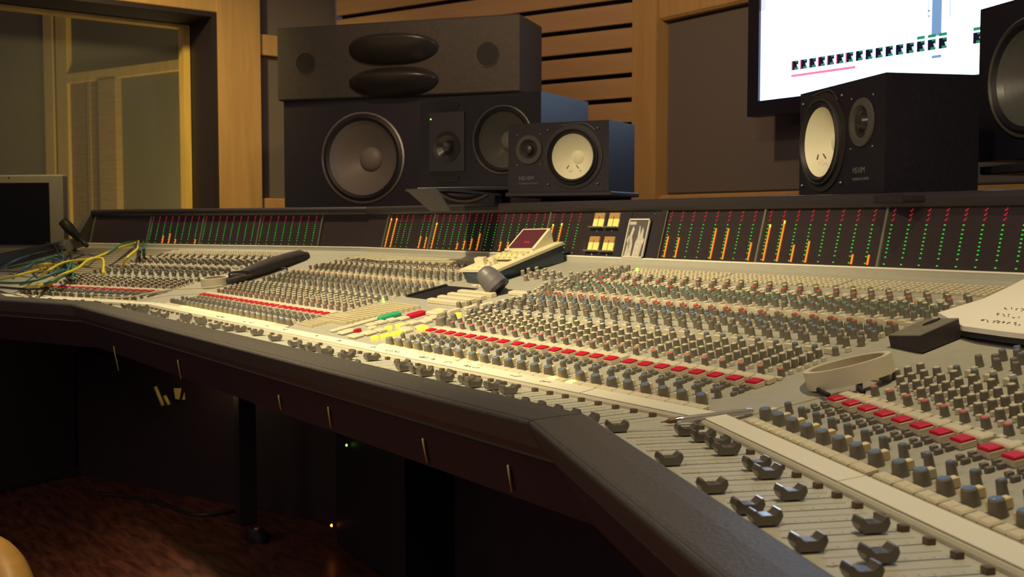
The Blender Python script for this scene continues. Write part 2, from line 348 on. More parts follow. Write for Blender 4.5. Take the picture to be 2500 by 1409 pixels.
# script strips (paper scribble strips)
def strip(s, ua, ub, m=WARMWHITE, name='script_strip'):
    b = MB(); L = ub-ua
    yy = -.1435; a = math.atan2(.0050, .0345)
    b.box((0, 0, .0008), (L, .0285, .0014), m, bev=.0003)
    return inst(b.mesh(name), name, con, WM(s, (ua+ub)/2, yy, .8058, a))
xl = lambda y: MXL-(y-YA)*TN; xrr = lambda y: MXR+(y-YA)*TN
ml = (-.1435-YA)*TN
for a_, b_ in ((xl(-.1435), -.55), (-.548, .10), (.102, .70), (.702, xrr(-.1435))): strip('C', a_+.001, b_-.001)
strip('R', -ml+.002, .3155); strip('R', .3175, REND); strip('L', -.62, ml-.002); strip('L', -1.05, -.622)
# handwriting on the strips
hb = MB(); inkm = mat('pen_ink', (.16, .15, .15), .6)
for k in range(20):
    ux = random.choice([random.uniform(-.95, -.1), random.uniform(.0, .62)]); L = random.uniform(.010, .026)
    pts = []
    for j in range(7): pts.append(W('C', ux+L*j/6, -.1435+random.uniform(-.005, .005), 0))
    for p in pts: p.z = .8078+(p.y+.1435)*.145
    hb.tube(pts, .0004, inkm, 4)
o = hb.build('handwriting', con); o['kind'] = 'stuff'
# ---- control shapes (local: z up from panel)
def knob(r, h, cap, body=KBODY, n=10, capr=.86):
    b = MB(); b.lathe([(r*1.08, 0), (r, h*.35), (r*.90, h*.93), (r*.80, h)], body, n, cap=False)
    b.lathe([(r*.80, h), (r*.74, h+.0006), (r*.55, h+.0008)], cap, n); b.box((0, r*.55, h+.0010), (.0007, r*.5, .0004), CREAM); return b
def lowknob(r, h, cap, body=KBODY, n=7):
    b = MB(); b.lathe([(r, 0), (r*.92, h)], body, n, cap=False); b.lathe([(r*.92, h), (r*.8, h+.0008)], cap, n); return b
def button(w_, d, h, m, under=None):
    b = MB()
    if under: b.box((0, 0, h*.35), (w_, d, h*.7), under, bev=.0008); b.box((0, 0, h*.78), (w_*.94, d*.94, h*.45), m, bev=.001)
    else: b.box((0, 0, h/2), (w_, d, h), m, bev=min(w_, d)*.12)
    return b
SH = {}
def shape(key, fn):
    if key not in SH: hi, lo = fn(); SH[key] = (hi.mesh(key), lo)
    return SH[key]
CAPS = {'washed_red': mat('red_cap_washed', (.50, .24, .17), .5), 'washed_blue': mat('blue_cap_washed', (.24, .26, .28), .5), 'cream': CREAM, 'blue': BLUE, 'teal': TEAL, 'red': RED, 'pink': PINK, 'grey': GREYC, 'lite': BTN}
def kshape(r, h, cap): return shape(f'knob_{r}_{h}_{cap}', lambda: (knob(r, h, CAPS[cap]), lowknob(r, h, CAPS[cap])))
def bshape(w_, d, h, m, under=None): return shape(f'btn_{w_}_{d}_{h}_{m.name}', lambda: (button(w_, d, h, m, under), button(w_, d, h, m, under)))
ITEMS = {'rotary_knob': [], 'push_button': [], 'red_button': [], 'channel_button': [], 'pot_knob': [], 'square_button': [], 'route_button': []}
def put(kind, sh, s, u, y, rz=0, dz=0):
    M = WM(s, u, y, pz(y)+dz, TILT) @ Matrix.Rotation(rz, 4, 'Z'); p = M.translation; x, yy, z = project(p)
    sz = 1/z if (-40 < x < 2540 and -40 < yy < 1450) else 0
    ITEMS[kind].append((-sz, random.random(), sh, M))
litC = {}
CH = []
for i in range(24): CH.append(('C', redx(i), i, 'r'))
for i in range(24): CH.append(('C', -.5099-redx(23)+redx(i), i, 'l'))
for i in range(16): CH.append(('L', -(.1129+redx(15)-redx(i)), i, 'w'))
for i in range(20): CH.append(('R', .010+redx(i), i, 'n'))
lit = {'r': {0, 1, 2, 3, 4, -1}, 'l': set(range(4, 22)), 'w': set(), 'n': set()}
litb = {'r': {7, 8, 15, 16, 17}}
for s, x, i, blk in CH:
    # channel select pair
    for j, du in enumerate((-.0115, .0060)):
        on = (i in lit[blk]) if blk != 'r' else ((i in (0, 1, 2, 3)) or (i in (8, 16, 15, 7) and j == 0) or (i == 9 and j == 0))
        put('channel_button', bshape(.0162, .0145, .0065, LIT if on else BTN), s, x+du, -.1075)
    rz = random.uniform(-2.5, 2.5)
    put('square_button', bshape(.0085, .021, .0105, GOLD if (blk in 'nr' and random.random() < .75) or blk == 'w' else CREAM), s, x-.0225, -.080)
    put('pot_knob', kshape(.0080, .0155, 'blue'), s, x-.0115, -.089, rz)
    put('pot_knob', kshape(.0050, .0150, 'blue'), s, x-.0125, -.058, rz*2)
    for k, yy in enumerate((-.042, -.029, -.016)):
        put('push_button', bshape(.0058, .0080, .0055, DBTN), s, x+.001+(k % 2)*.001, yy)
        if k: put('push_button', bshape(.0058, .0070, .0052, DBTN), s, x-.0125, yy+.004)
    put('red_button', bshape(.0205, .0175, .0105, REDL, BTN), s, x, 0)
    put('channel_button', bshape(.033, .0150, .0095, CREAM), s, x-.002, .0185)
    put('push_button', bshape(.012, .0075, .005, CREAM), s, x-.007, .034); put('push_button', bshape(.010, .0065, .005, CREAM), s, x+.010, .036)
    put('rotary_knob', kshape(.0054, .0125, 'pink'), s, x+.002, .050, rz)
    for k, yy in enumerate((.066, .083, .099, .116, .134)):
        if not (blk == 'n' and i == 0 and k == 0): put('rotary_knob', kshape(.0056, .0130, 'cream'), s, x-.0115, yy+.010, rz+k*1.3)
        put('push_button', bshape(.0052, .0062, .0062, CREAM), s, x+.0070, yy-.002)
    if blk == 'n' and i == 0:
        for k, yy in enumerate((.083, .099, .116, .134)): put('rotary_knob', kshape(.0056, .0130, 'cream'), s, x-.0495, yy+.010, k)
    put('push_button', bshape(.0145, .0070, .0090, CREAM), s, x-.011, .1655); put('rotary_knob', kshape(.0050, .0125, 'blue'), s, x+.004, .162, rz)
    put('push_button', bshape(.0055, .0080, .0075, CREAM), s, x+.010, .182)
    q = 'cream grey'.split()
    mute = {'red': 'washed_red', 'teal': 'grey', 'blue': 'washed_blue'} if blk in 'lw' else {}  # left blocks look washed out by light; that is put into muted cap colours
    for dx, yy, c, h in ((-.0095, .202, 'grey', .0155), (.0075, .214, 'grey', .0155), (-.0095, .236, 'blue', .015), (.0075, .245, 'blue', .015), (-.0095, .257, 'blue', .0145),
                         (.0075, .276, 'grey', .0140), (-.0095, .280, 'grey', .014), (-.0095, .303, 'red', .0135), (.0070, .294, 'red', .0135),
                         (-.0095, .362, 'teal', .0140), (.0075, .372, 'teal', .0140), (-.0095, .384, 'teal', .0140), (.0075, .395, 'teal', .014),
                         (-.0095, .410, 'lite', .0125), (.0075, .419, 'lite', .0125), (-.0095, .430, 'lite', .012), (-.0090, .452, 'red', .012), (.0075, .479, 'lite', .0115), (-.0090, .497, 'grey', .010)):
        put('rotary_knob', kshape(.0052, h, mute.get(c, c)), s, x+dx, yy, rz+yy*40)
    put('push_button', bshape(.0052, .0085, .0080, CREAM), s, x+.0075, .262)
    put('push_button', bshape(.0145, .0060, .0080, CREAM), s, x-.0100, .333); put('push_button', bshape(.0145, .0060, .0080, CREAM), s, x+.0085, .325); put('push_button', bshape(.006, .010, .0085, CREAM), s, x+.010, .345)
    put('push_button', bshape(.0070, .0070, .006, RED if i % 3 == 0 else BTN), s, x+.0075, .438); put('push_button', bshape(.013, .007, .006, CREAM), s, x+.003, .464)
    for k in range(5):
        for j in range(3): put('route_button', bshape(.0068, .0072, .0052, BTN if (k+j) % 2 else CREAM), s, x-.0125+j*.0115, .517+k*.0125)
TOP = 300
STUFFN = {'rotary_knob': 'rotary_knobs', 'push_button': 'push_buttons', 'route_button': 'route_buttons', 'channel_button': 'channel_buttons', 'pot_knob': 'pot_knobs', 'square_button': 'square_buttons', 'red_button': 'red_buttons'}
for kind, L in ITEMS.items():
    L.sort(key=lambda t: (t[0], t[1]))
    for k, (_, _, (me, lo), M) in enumerate(L[:TOP]): inst(me, kind, con, M)
    rest = L[TOP:]
    if rest:
        b = MB()
        for _, _, (me, lo), M in rest:
            n = len(b.v); b.v += [tuple(M @ Vector(p)) for p in lo.v]; b.f += [tuple(i+n for i in f) for f in lo.f]
            b.m += [b.mi(lo.mats[k]) for k in lo.m]; b.sm += lo.sm
        o = b.build(STUFFN[kind], con); o['kind'] = 'stuff'
# ---- faders
fb = MB()   # saddle shaped cap, long axis = y
pr = [(-.0120, .0050), (-.0138, .0092), (-.0124, .0138), (-.0110, .0146), (-.0066, .0104), (-.0048, .0098), (.0048, .0098), (.0066, .0104), (.0110, .0146), (.0124, .0138), (.0138, .0092), (.0120, .0050), (.0098, .0018), (-.0098, .0018)]
pr = pr[::-1]; n = len(pr); hw = .0070
fb.add([(-hw, y, z) for y, z in pr]+[(hw, y, z) for y, z in pr], [(i, (i+1) % n, n+(i+1) % n, n+i) for i in range(n)], FADER)
# side faces as quads around the centre to stay flat
for sx in (-hw, hw):
    c = [(sx, y, z) for y, z in pr]; fs = [tuple(range(n))] if sx > 0 else [tuple(range(n-1, -1, -1))]
    fb.add(c, fs, FADER)
for yy in (-.0108, .0108): fb.box((0, yy, .0144), (hw*2.02, .0012, .0006), CHROME)
for k in range(5): fb.box((0, -.003+k*.0015, .0099), (hw*1.9, .0004, .0005), CHROME)
fb.box((0, 0, .001), (.003, .010, .003), SLOT)
fme = fb.mesh('fader_knob')
sm_ = MB(); sm_.box((0, 0, .0028), (.0075, .0075, .0056), STOPM, bev=.0005); stme = sm_.mesh('fader_stop')
sl = MB(); sl.box((0, 0, .0001), (.0011, .112, .0004), SLOT); slme = sl.mesh('fader_slot')
pm = MB(); 
def fy(blk, i):
    if blk == 'r':
        d = {9: -.222, 10: -.229, 11: -.215, 12: -.236, 13: -.218, 14: -.231, 15: -.219, 16: -.222, 0: -.232, 1: -.245, 2: -.217, 3: -.241, 4: -.207, 5: -.283, 6: -.283, 7: -.205, 8: -.226}
        return d.get(i, -.281)
    if blk == 'n': return {0: -.281, 1: -.206, 2: -.200, 3: -.197, 4: -.202, 5: -.281, 6: -.200, 7: -.205, 8: -.281, 9: -.220, 10: -.278, 11: -.279, 12: -.203, 13: -.277, 14: -.239, 15: -.273}.get(i, -.25)
    return random.choice((-.2, -.21, -.225, -.235, -.245, -.23, -.281))
RF = {0: .024, 2: .096, 3: .149, 4: .178, 5: .214, 6: .250, 7: .286, 8: .337, 9: .370, 10: .405, 11: .449, 12: .485, 13: .523, 14: .562, 15: .588}
for s, x, i, blk in CH:
    x2_ = x-.0150
    if s == 'R' and x2_ < (-.28-YA)*TN: pass
    inst(slme, 'fader_slot', con, WM(s, x2_, -.225, FZ)); inst(stme, 'fader_stop', con, WM(s, x2_, -.174, FZ))
    inst(fme, 'fader_knob', con, WM(s, x2_, fy(blk, i), FZ))
    pm.box((0, 0, .0002), (.0009, .100, .0002), mat('faint_print', (.40, .38, .33), .6), WM(s, x2_+.0190, -.225, FZ))
    for k in range(9): pm.box((0, 0, .0002), (.0035, .0008, .0002), MT['faint_print'], WM(s, x2_-.006, -.272+k*.0118, FZ))
    if fy(blk, i) > -.26 or s == 'R':
        for k in range(3): pm.box((0, 0, .0003), (.0034, .0040, .0003), mat('tag_print', (.33, .20, .09), .6), WM(s, x2_+.001, -.2765+k*.0062-.0, FZ))
for k in range(3):
    xx = -.42+k*.13
    inst(slme, 'fader_slot', con, WM('C', xx, -.225, FZ)); inst(stme, 'fader_stop', con, WM('C', xx, -.174, FZ)); inst(fme, 'fader_knob', con, WM('C', xx, -.21-.01*k, FZ))
for xx in (-.10, -.062): inst(fme, 'fader_knob', con, WM('C', xx, -.235, FZ))
o = pm.build('panel_print', con); o['kind'] = 'stuff'
# ---- meter bridge bays
FACE = [('C', -.0226-BAY*k-0, 8, None) for k in ()]
def post(s, u):
    b = MB(); b.box((0, 0, .0), (.0052, .006, .134), POST, bev=.0006); inst(b.mesh('meter_post'), 'meter_post', con, WM(s, u, .6320+.0175, .9638+.066, -FA))
LEDV = [(.79, 'r'), (.728, 'r'), (.662, 'r'), (.597, 'g'), (.535, 'g'), (.478, 'g'), (.424, 'g'), (.372, 'g'), (.320, 'g'), (.270, 'g'), (.215, 'g'), (.150, 'g'), (.055, 'g')]
FH = .1256/1.0
def bay(s, u0, nm, bars, width=BAY, toprow=False, skip=()):
    b = MB(); b.box((width/2, .002, .1235/2), (width-.001, .004, .1235), METERBG)
    if toprow:
        for k in range(8): b.box((.012+k*(.155 if nm == 4 else .30)/8, -.0008, .1215), (.006 if nm == 4 else .030, .001, .0016), MYEL)
    pan = inst(b.mesh('meter_panel'), 'meter_panel', con, WM(s, u0, .6336, .9648, -FA))
    for k in range(nm):
        if k in skip: continue
        m = MB()
        for v, c in LEDV:
            mm = MRED if c == 'r' else MGREEN
            m.lathe([(.0027, 0), (.0018, .0010)], mm, 6, M=Matrix.Translation((0, -.0003, v*.142)) @ Matrix.Rotation(math.pi/2, 4, 'X') @ Matrix.Scale(.62, 4, (0, 1, 0)))
            if c == 'r': m.lathe([(.0017, 0), (.0011, .0008)], mm, 5, M=Matrix.Translation((.0026, -.0003, v*.142+.003)) @ Matrix.Rotation(math.pi/2, 4, 'X'))
        if k in bars:
            h = bars[k]*.142; m.box((.0062, -.0009, .005+h/2), (.0036, .0016, h), MORG)
            if bars[k] > .5: m.box((.0062, -.0010, .005+h+.003), (.0036, .0016, .007), MTIP)
        inst(m.mesh('level_meter'), 'level_meter', pan, Matrix.Translation((.0105+k*.0384, -.0002, 0)))
    return pan
B0 = -.0226
bay('C', B0, 8, {0: .36, 1: .34, 4: .50, 5: .50, 7: .28}); bay('C', B0+BAY, 8, {0: .52, 1: .58, 2: .26, 3: .32, 6: .14, 7: .14}); bay('C', B0+2*BAY, 8, {})
ms0 = B0-1.5*BAY
bay('C', ms0, 4, {0: .52, 1: .54}, width=.185, toprow=True)
bay('C', ms0-BAY, 8, {2: .20, 3: .20, 6: .46}); bay('C', ms0-2*BAY, 8, {0: .55, 4: .15, 5: .20, 6: .25, 7: .36}); bay('C', ms0-3*BAY, 8, {0: .66, 1: .66, 6: .28, 7: .26}, skip=(5,))
for u in (B0, B0+BAY, B0+2*BAY, ms0, ms0-BAY, ms0-2*BAY, ms0-3*BAY): post('C', u-.002)
UL = .0129
bay('L', -UL-BAY, 8, {}); bay('L', -UL-2*BAY, 8, {}); bay('L', -UL-3*BAY, 8, {2: .22, 3: .28, 4: .12, 7: .12}, toprow=True); bay('L', -UL-3*BAY-.365, 0, {}, width=.365)
for k in range(4): post('L', -UL-k*BAY)
post('L', -LEND+.02)
bay('R', .0, 8, {}); bay('R', BAY, 8, {}); post('R', 0)
def corner(a, b_):
    p = MB(); A = [a[0], b_[0], b_[1], a[1]]; d = Vector((0, .004, 0)); p.hexa([tuple(A[0]), tuple(A[1]), tuple(A[1]+d), tuple(A[0]+d), tuple(A[3]), tuple(A[2]), tuple(A[2]+d), tuple(A[3]+d)], METERBG); p.build('meter_panel', con)
f0 = (.6336, .9648); f1 = (.6676, 1.084)
cl = [xl(f0[0]), xl(f1[0])]
corner((W('C', cl[0], *f0), W('C', cl[1], *f1)), (W('C', ms0-3*BAY-.002, *f0), W('C', ms0-3*BAY-.002, *f1)))
corner((W('L', -UL, *f0), W('L', -UL, *f1)), (W('C', cl[0], *f0), W('C', cl[1], *f1)))
# VU meters and the framed picture between them and the right bays
vux = ms0+.185
vb = MB(); vb.box((.075, .001, .062), (.15, .008, .1235), DARK); vub = inst(vb.mesh('vu_panel'), 'vu_panel', con, WM('C', vux, .6336, .9648, -FA))
VUL = mat('vu_lamp_amber', (.6, .42, .1), .4, emit=.55, ecol=(1, .68, .16)); VUD = mat('vu_dim_amber', (.35, .2, .07), .4, emit=.09, ecol=(1, .55, .12))
for i in range(2):
    for j in range(2):
        m = MB(); xx = .030+i*.060; zz_ = .014+j*.062
        m.box((xx, -.0045, zz_+.011), (.040, .003, .022), VUL); m.box((xx, -.0045, zz_+.030), (.040, .003, .016), VUD)
        m.box((xx-.001, -.009, zz_-.001), (.050, .012, .003), POST); m.box((xx, -.0065, zz_+.016), (.0008, .001, .026), SLOT)
        m.lathe([(.003, 0), (.002, .002)], CHROME, 8, M=Matrix.Translation((xx, -.004, zz_-.008)) @ Matrix.Rotation(math.pi/2, 4, 'X'))
        inst(m.mesh('vu_meter'), 'vu_meter', vub, Matrix.Identity(4))
vb = MB(); vb.box((.069, .001, .062), (.134, .008, .1235), DARK); vb.box((.003, -.003, .062), (.006, .004, .12), DARK); vb.box((.125, -.004, .062), (.014, .006, .122), METERBG)
pp = inst(vb.mesh('blank_panel'), 'blank_panel', con, WM('C', vux+.150, .6336, .9648, -FA))
for k in (.045, .09):
    m = MB(); m.lathe([(.0025, 0), (.0015, .002)], CHROME, 8, M=Matrix.Translation((k, -.004, .112)) @ Matrix.Rotation(math.pi/2, 4, 'X')); inst(m.mesh('screw'), 'screw', pp, Matrix.Identity(4))
# picture
pic = empty('framed_picture', 'small black and white picture in thin pale frame leaning on meter bridge', 'picture', M=WM('C', vux+.160, .6225, .966, -FA))
m = MB(); fc = mat('pale_frame', (.62, .58, .48), .5)
for c, d in (((.0385, 0, .0018), (.077, .004, .0036)), ((.0385, 0, .0965), (.077, .004, .0036)), ((.0018, 0, .049), (.0036, .004, .098)), ((.0752, 0, .049), (.0036, .004, .098))): m.box(c, d, fc)
m.build('frame', pic)
m = MB(); pd = mat('print_dark', (.10, .09, .09), .5); pl = mat('print_pale', (.50, .47, .42), .5, var=.2, scale=90); m.box((.0385, .001, .049), (.074, .001, .095), pd)
R9 = Matrix.Rotation(math.pi/2, 4, 'X')
for pts in ([(.006, .004), (.030, .004), (.028, .035), (.022, .055), (.026, .072), (.019, .080), (.014, .060), (.010, .035)], [(.036, .004), (.062, .004), (.064, .030), (.070, .046), (.062, .052), (.060, .070), (.055, .078), (.052, .056), (.046, .080), (.042, .080), (.043, .052), (.038, .040)], [(.004, .045), (.010, .058), (.018, .040), (.022, .028), (.016, .022)], [(.004, .083), (.028, .083), (.028, .091), (.004, .091)]):
    m.poly(pts, .0006, pl, Matrix.Translation((0, .0004, 0)) @ R9)
m.build('print', pic)
# ---- patchbay on the left wing (horizontal rows)
b = MB(); b.box((0, 0, .001), (.585, .42, .004), mat('patch_panel', (.16, .14, .09), .55)); pbm = inst(b.mesh('patchbay'), 'patchbay', con, WM('L', -1.00, .385, pz(.385), TILT))
for k in range(14):
    m = MB(); m.box((0, 0, .0035), (.57, .011, .003), mat('jack_strip', (.50, .46, .30), .5), bev=.0006)
    for j in range(48): m.box((-.278+j*.0118, 0, .0052), (.004, .004, .0006), SLOT)
    inst(m.mesh('jack_row'), 'jack_row', pbm, Matrix.Translation((0, -.192+k*.0295, 0)))
# ---- master section
def ctl(name, s, u, y, du, dy, h, m, rz=0, under=None):
    b = button(du, dy, h, m, under); return inst(b.mesh(name), name, con, WM(s, u, y, pz(y), TILT) @ Matrix.Rotation(rz, 4, 'Z'))
b = MB(); b.box((0, 0, .0004), (.155, .120, .0016), mat('recess_black', (.012, .010, .014), .6)); inst(b.mesh('keyboard_tray'), 'keyboard_tray', con, WM('C', -.405, .262, pz(.262), TILT))
for k in range(6):
    b = MB(); b.box((0, 0, .002), (.012, .020, .008), DARK); inst(b.mesh('tray_key'), 'tray_key', con, WM('C', -.474, .213+k*.019, pz(.213+k*.019), TILT))
for k in range(4): ctl('long_key', 'C', -.253, .185+k*.028, .150, .0145, .011, CREAM)
ctl('long_key', 'C', -.115, .300, .075, .017, .010, CREAM); ctl('long_key', 'C', -.165, .105, .05, .02, .010, CREAM)
RIB = mat('rib_cream', (.56, .50, .32), .5)
for k in range(14): ctl('ribbed_button_row', 'C', -.405+k*.0035, -.030+k*.0125, .150, .0055, .0085, RIB)
for k in range(11): ctl('ribbed_button_row', 'C', -.460+k*.001, -.075+k*.010, .085, .0045, .006, RIB)
for k in range(7):
    yk = -.075+k*.019; ctl('push_key', 'C', -.300, yk, .019, .0175, .006, BTN)
ctl('green_key', 'C', -.277, .050, .021, .052, .010, mat('green_key', (.03, .40, .20), .45))
ctl('red_key', 'C', -.212, .084, .022, .040, .010, REDL)
for u, y, du, dy in ((-.243, -.013, .03, .020), (-.241, .010, .03, .020), (-.232, .033, .03, .020), (-.216, .052, .03, .022), (-.245, -.072, .032, .038), (-.175, -.085, .036, .026), (-.168, -.058, .036, .026), (-.160, -.034, .036, .018), (-.205, -.03, .02, .02), (-.150, .012, .03, .022),
                     (-.140, .035, .03, .02), (-.105, -.005, .03, .02), (-.085, -.012, .03, .02), (-.120, .055, .035, .02), (-.135, .078, .03, .03), (-.185, .13, .045, .018), (-.075, .018, .022, .022)):
    ctl('push_key', 'C', u, y, du*.92, dy*.92, .0075, CREAM)
for u, y, du, dy in ((-.157, -.016, .012, .014), (-.143, .004, .012, .014), (-.058, .012, .02, .018), (-.100, -.078, .010, .014), (-.092, -.058, .010, .018), (-.084, -.036, .010, .022), (-.18, .125, .012, .01), (-.09, .118, .014, .010)):
    ctl('lit_key', 'C', u, y, du, dy, .0082, YEL)
ctl('red_key', 'C', -.221, -.058, .008, .016, .0085, REDL)
for k in range(6): ctl('push_key', 'C', -.135+k*.016, .135+k*.033, .014, .028, .009, CREAM)
for k in range(5): ctl('push_key', 'C', -.36+k*.030, .335+.0*k, .02, .012, .006, BTN)
for u, y, r, h in ((-.052, .055, .0125, .018), (-.092, .075, .007, .014), (-.060, .090, .007, .014), (-.030, .060, .006, .013), (-.112, .098, .006, .012), (-.17, .17, .006, .014), (-.15, .185, .006, .014), (-.13, .2, .006, .014), (-.045, .12, .006, .013), (-.07, .14, .006, .013), (-.03, .16, .006, .013), (-.06, .17, .006, .013), (-.035, .2, .006, .013), (-.01, .23, .006, .013)):
    b = knob(r, h, GREYC, KBODY, 14); inst(b.mesh('master_knob'), 'master_knob', con, WM('C', u, y, pz(y), TILT))
for px, py in ((1278, 660), (1292, 655), (1312, 652), (1332, 655), (1298, 664), (1315, 660), (1335, 662), (1352, 660), (1310, 668), (1330, 670), (1350, 668), (1285, 672), (1368, 664)):
    u, y, p = onpan(px, py, .014); b = knob(.0058, .014, CREAM, KBODY, 10); inst(b.mesh('master_knob'), 'master_knob', con, WM('C', u, y, pz(y), TILT))
for px, py in ((1395, 664), (1412, 666), (1432, 668), (1452, 668), (1472, 660), (1490, 662), (1385, 684), (1400, 688), (1420, 690), (1440, 692), (1410, 700), (1430, 702), (1390, 706), (1290, 752), (1310, 745), (1272, 760)):
    u, y, p = onpan(px, py, .010); b = knob(.0050, .010, CREAM, KBODY, 10); inst(b.mesh('master_knob'), 'master_knob', con, WM('C', u, y, pz(y), TILT))
b = MB(); b.box((0, 0, .0), (.0025, .30, .004), mat('divider', (.60, .56, .44), .4)); inst(b.mesh('divider'), 'divider', con, WM('C', -.012, .03, pz(.03), TILT))
b = MB(); b.box((0, 0, .0), (.0025, .16, .004), MT['divider']); inst(b.mesh('divider'), 'divider', con, WM('R', -.040, -.035, pz(-.035), TILT))
for i in range(6):
    for j in range(16):
        u, y = -.024-i*.0185, .275+j*.0185+(i % 2)*.006
        if (i > 3 and j < 4) or (i == 5 and j > 12): continue
        b = lowknob(.0048, .0125 if (i+j) % 3 else .006, (CREAM, GREYC, GREYC, BTN)[(i*3+j) % 4], KBODY, 9); inst(b.mesh('master_knob'), 'master_knob', con, WM('C', u, y, pz(y), TILT))
for i in range(3):
    for j in range(7):
        b = lowknob(.0048, .012, (GREYC, BLUE, CREAM)[(i+j) % 3], KBODY, 9); y = .135+j*.019; inst(b.mesh('master_knob'), 'master_knob', con, WM('C', -.026-i*.020, y, pz(y), TILT))
# indicator lamps
for px, py, mm in ((847, 672, YEL), (861, 673, YEL), (875, 675, YEL), (903, 677, YEL), (919, 678, YEL), (937, 729, GLED), (808, 714, GLED), (920, 727, GLED), (1557, 655, GLED), (1215, 763, GLED), (1372, 779, GLED)):
    u, y, p = onpan(px, py, .010); b = MB(); b.lathe([(.0035, 0), (.003, .009), (.0018, .011)], mm, 8); inst(b.mesh('indicator_lamp'), 'indicator_lamp', con, WM('C', u, y, pz(y), TILT))
# ------------------------------------------------------------------ helpers for speakers
def frame_from(yaw_left, org):
    """matrix: x = rightwards along the face, y = into the cabinet, z = up; yaw_left = angle of face line from the view axis"""
    ang = math.radians(yaw_left); d = -(_F*math.cos(ang)-RT*math.sin(ang)); d.normalize()
    inn = Vector((-d.y, d.x, 0));
    if inn.dot(Vector(org)-CAM) < 0: inn = -inn
    return Matrix.Translation(org) @ Matrix(((d.x, inn.x, 0, 0), (d.y, inn.y, 0, 0), (0, 0, 1, 0), (0, 0, 0, 1)))
def fpos(M, px, py, off=0):
    r = ray(px, py); n = M.col[1].to_3d(); o = M.translation+n*off; t = (o-CAM).dot(n)/r.dot(n); q = M.inverted() @ (CAM+r*t); return q.x, q.z
FX = Matrix.Rotation(math.pi/2, 4, 'X')      # lathe z -> -y (towards viewer)
def driver(par, x, z, R, cone, dome, ringm=RINGM, depth=.05, surround=.14, domer=.25, name='woofer', gaps_=False):
    b = MB(); M = Matrix.Translation((x, 0, z)) @ FX; n = 40
    b.lathe([(R*1.0, .0), (R*1.0, .006), (R*.965, .008), (R*.95, .004)], ringm, n, M=M, cap=False)
    b.lathe([(R*.95, .004), (R*(.95-surround*.5), .009), (R*(.95-surround), .002)], RUBBER, n, M=M, cap=False)
    rc = R*(.95-surround); pr_ = [(rc+(R*domer-rc)*t, .002-depth*(t**.85)) for t in (0, .15, .3, .45, .6, .75, .9, 1)]
    b.lathe(pr_, cone, n, M=M, cap=False)
    o = b.build(name, par); z0 = pr_[-1][1]
    d = MB(); d.lathe([(R*domer*1.0, z0-.001)]+[(R*domer*math.cos(a), z0+R*domer*.55*math.sin(a)) for a in (0, .3, .6, .9, 1.2, 1.5)], dome, 24, M=M); d.build('dust_cap', o)
    return o
def baffle(b, cells, y0, y1, m, n=8):
    """front board made of cells (x0, x1, z0, z1, cx, cz, r); a round hole is left in each cell that has a radius"""
    for x0, x1, z0, z1, cx, cz, r in cells:
        if not r: b.add([(x0, y0, z0), (x1, y0, z0), (x1, y0, z1), (x0, y0, z1)], [(0, 1, 2, 3)], m); continue
        A = sorted([math.atan2(z-cz, x-cx) % (2*math.pi) for x in (x0, x1) for z in (z0, z1)]+[2*math.pi*k/48 for k in range(48)]); vs = []
        for a in A:
            c, s_ = math.cos(a), math.sin(a); t = min([((x1 if c > 0 else x0)-cx)/c if abs(c) > 1e-9 else 9e9, ((z1 if s_ > 0 else z0)-cz)/s_ if abs(s_) > 1e-9 else 9e9])
            vs += [(cx+c*t, y0, cz+s_*t), (cx+c*r, y0, cz+s_*r)]
        k = len(A); b.add(vs, [(2*i, 2*((i+1) % k), 2*((i+1) % k)+1, 2*i+1) for i in range(k)], m)
def cab(par, w_, d, h, m, holes=(), x0=0, z0=0, name='cabinet'):
    """open box plus baffle with round holes for the drivers (x, z, r)"""
    b = MB(); X0, X1, A, B = x0, x0+w_, z0, z0+h
    b.add([(X0, 0, A), (X1, 0, A), (X1, 0, B), (X0, 0, B), (X0, d, A), (X1, d, A), (X1, d, B), (X0, d, B)], [(4, 5, 1, 0), (5, 6, 2, 1), (6, 7, 3, 2), (7, 4, 0, 3), (7, 6, 5, 4)], m)
    hs = sorted(holes); cuts = [X0]+[(hs[i][0]+hs[i][2]+hs[i+1][0]-hs[i+1][2])/2 for i in range(len(hs)-1)]+[X1]
    if hs: baffle(b, [(cuts[i], cuts[i+1], A, B, *hs[i]) for i in range(len(hs))], 0, 0, m)
    else: baffle(b, [(X0, X1, A, B, 0, 0, 0)], 0, 0, m)
    return b.build(name, par)
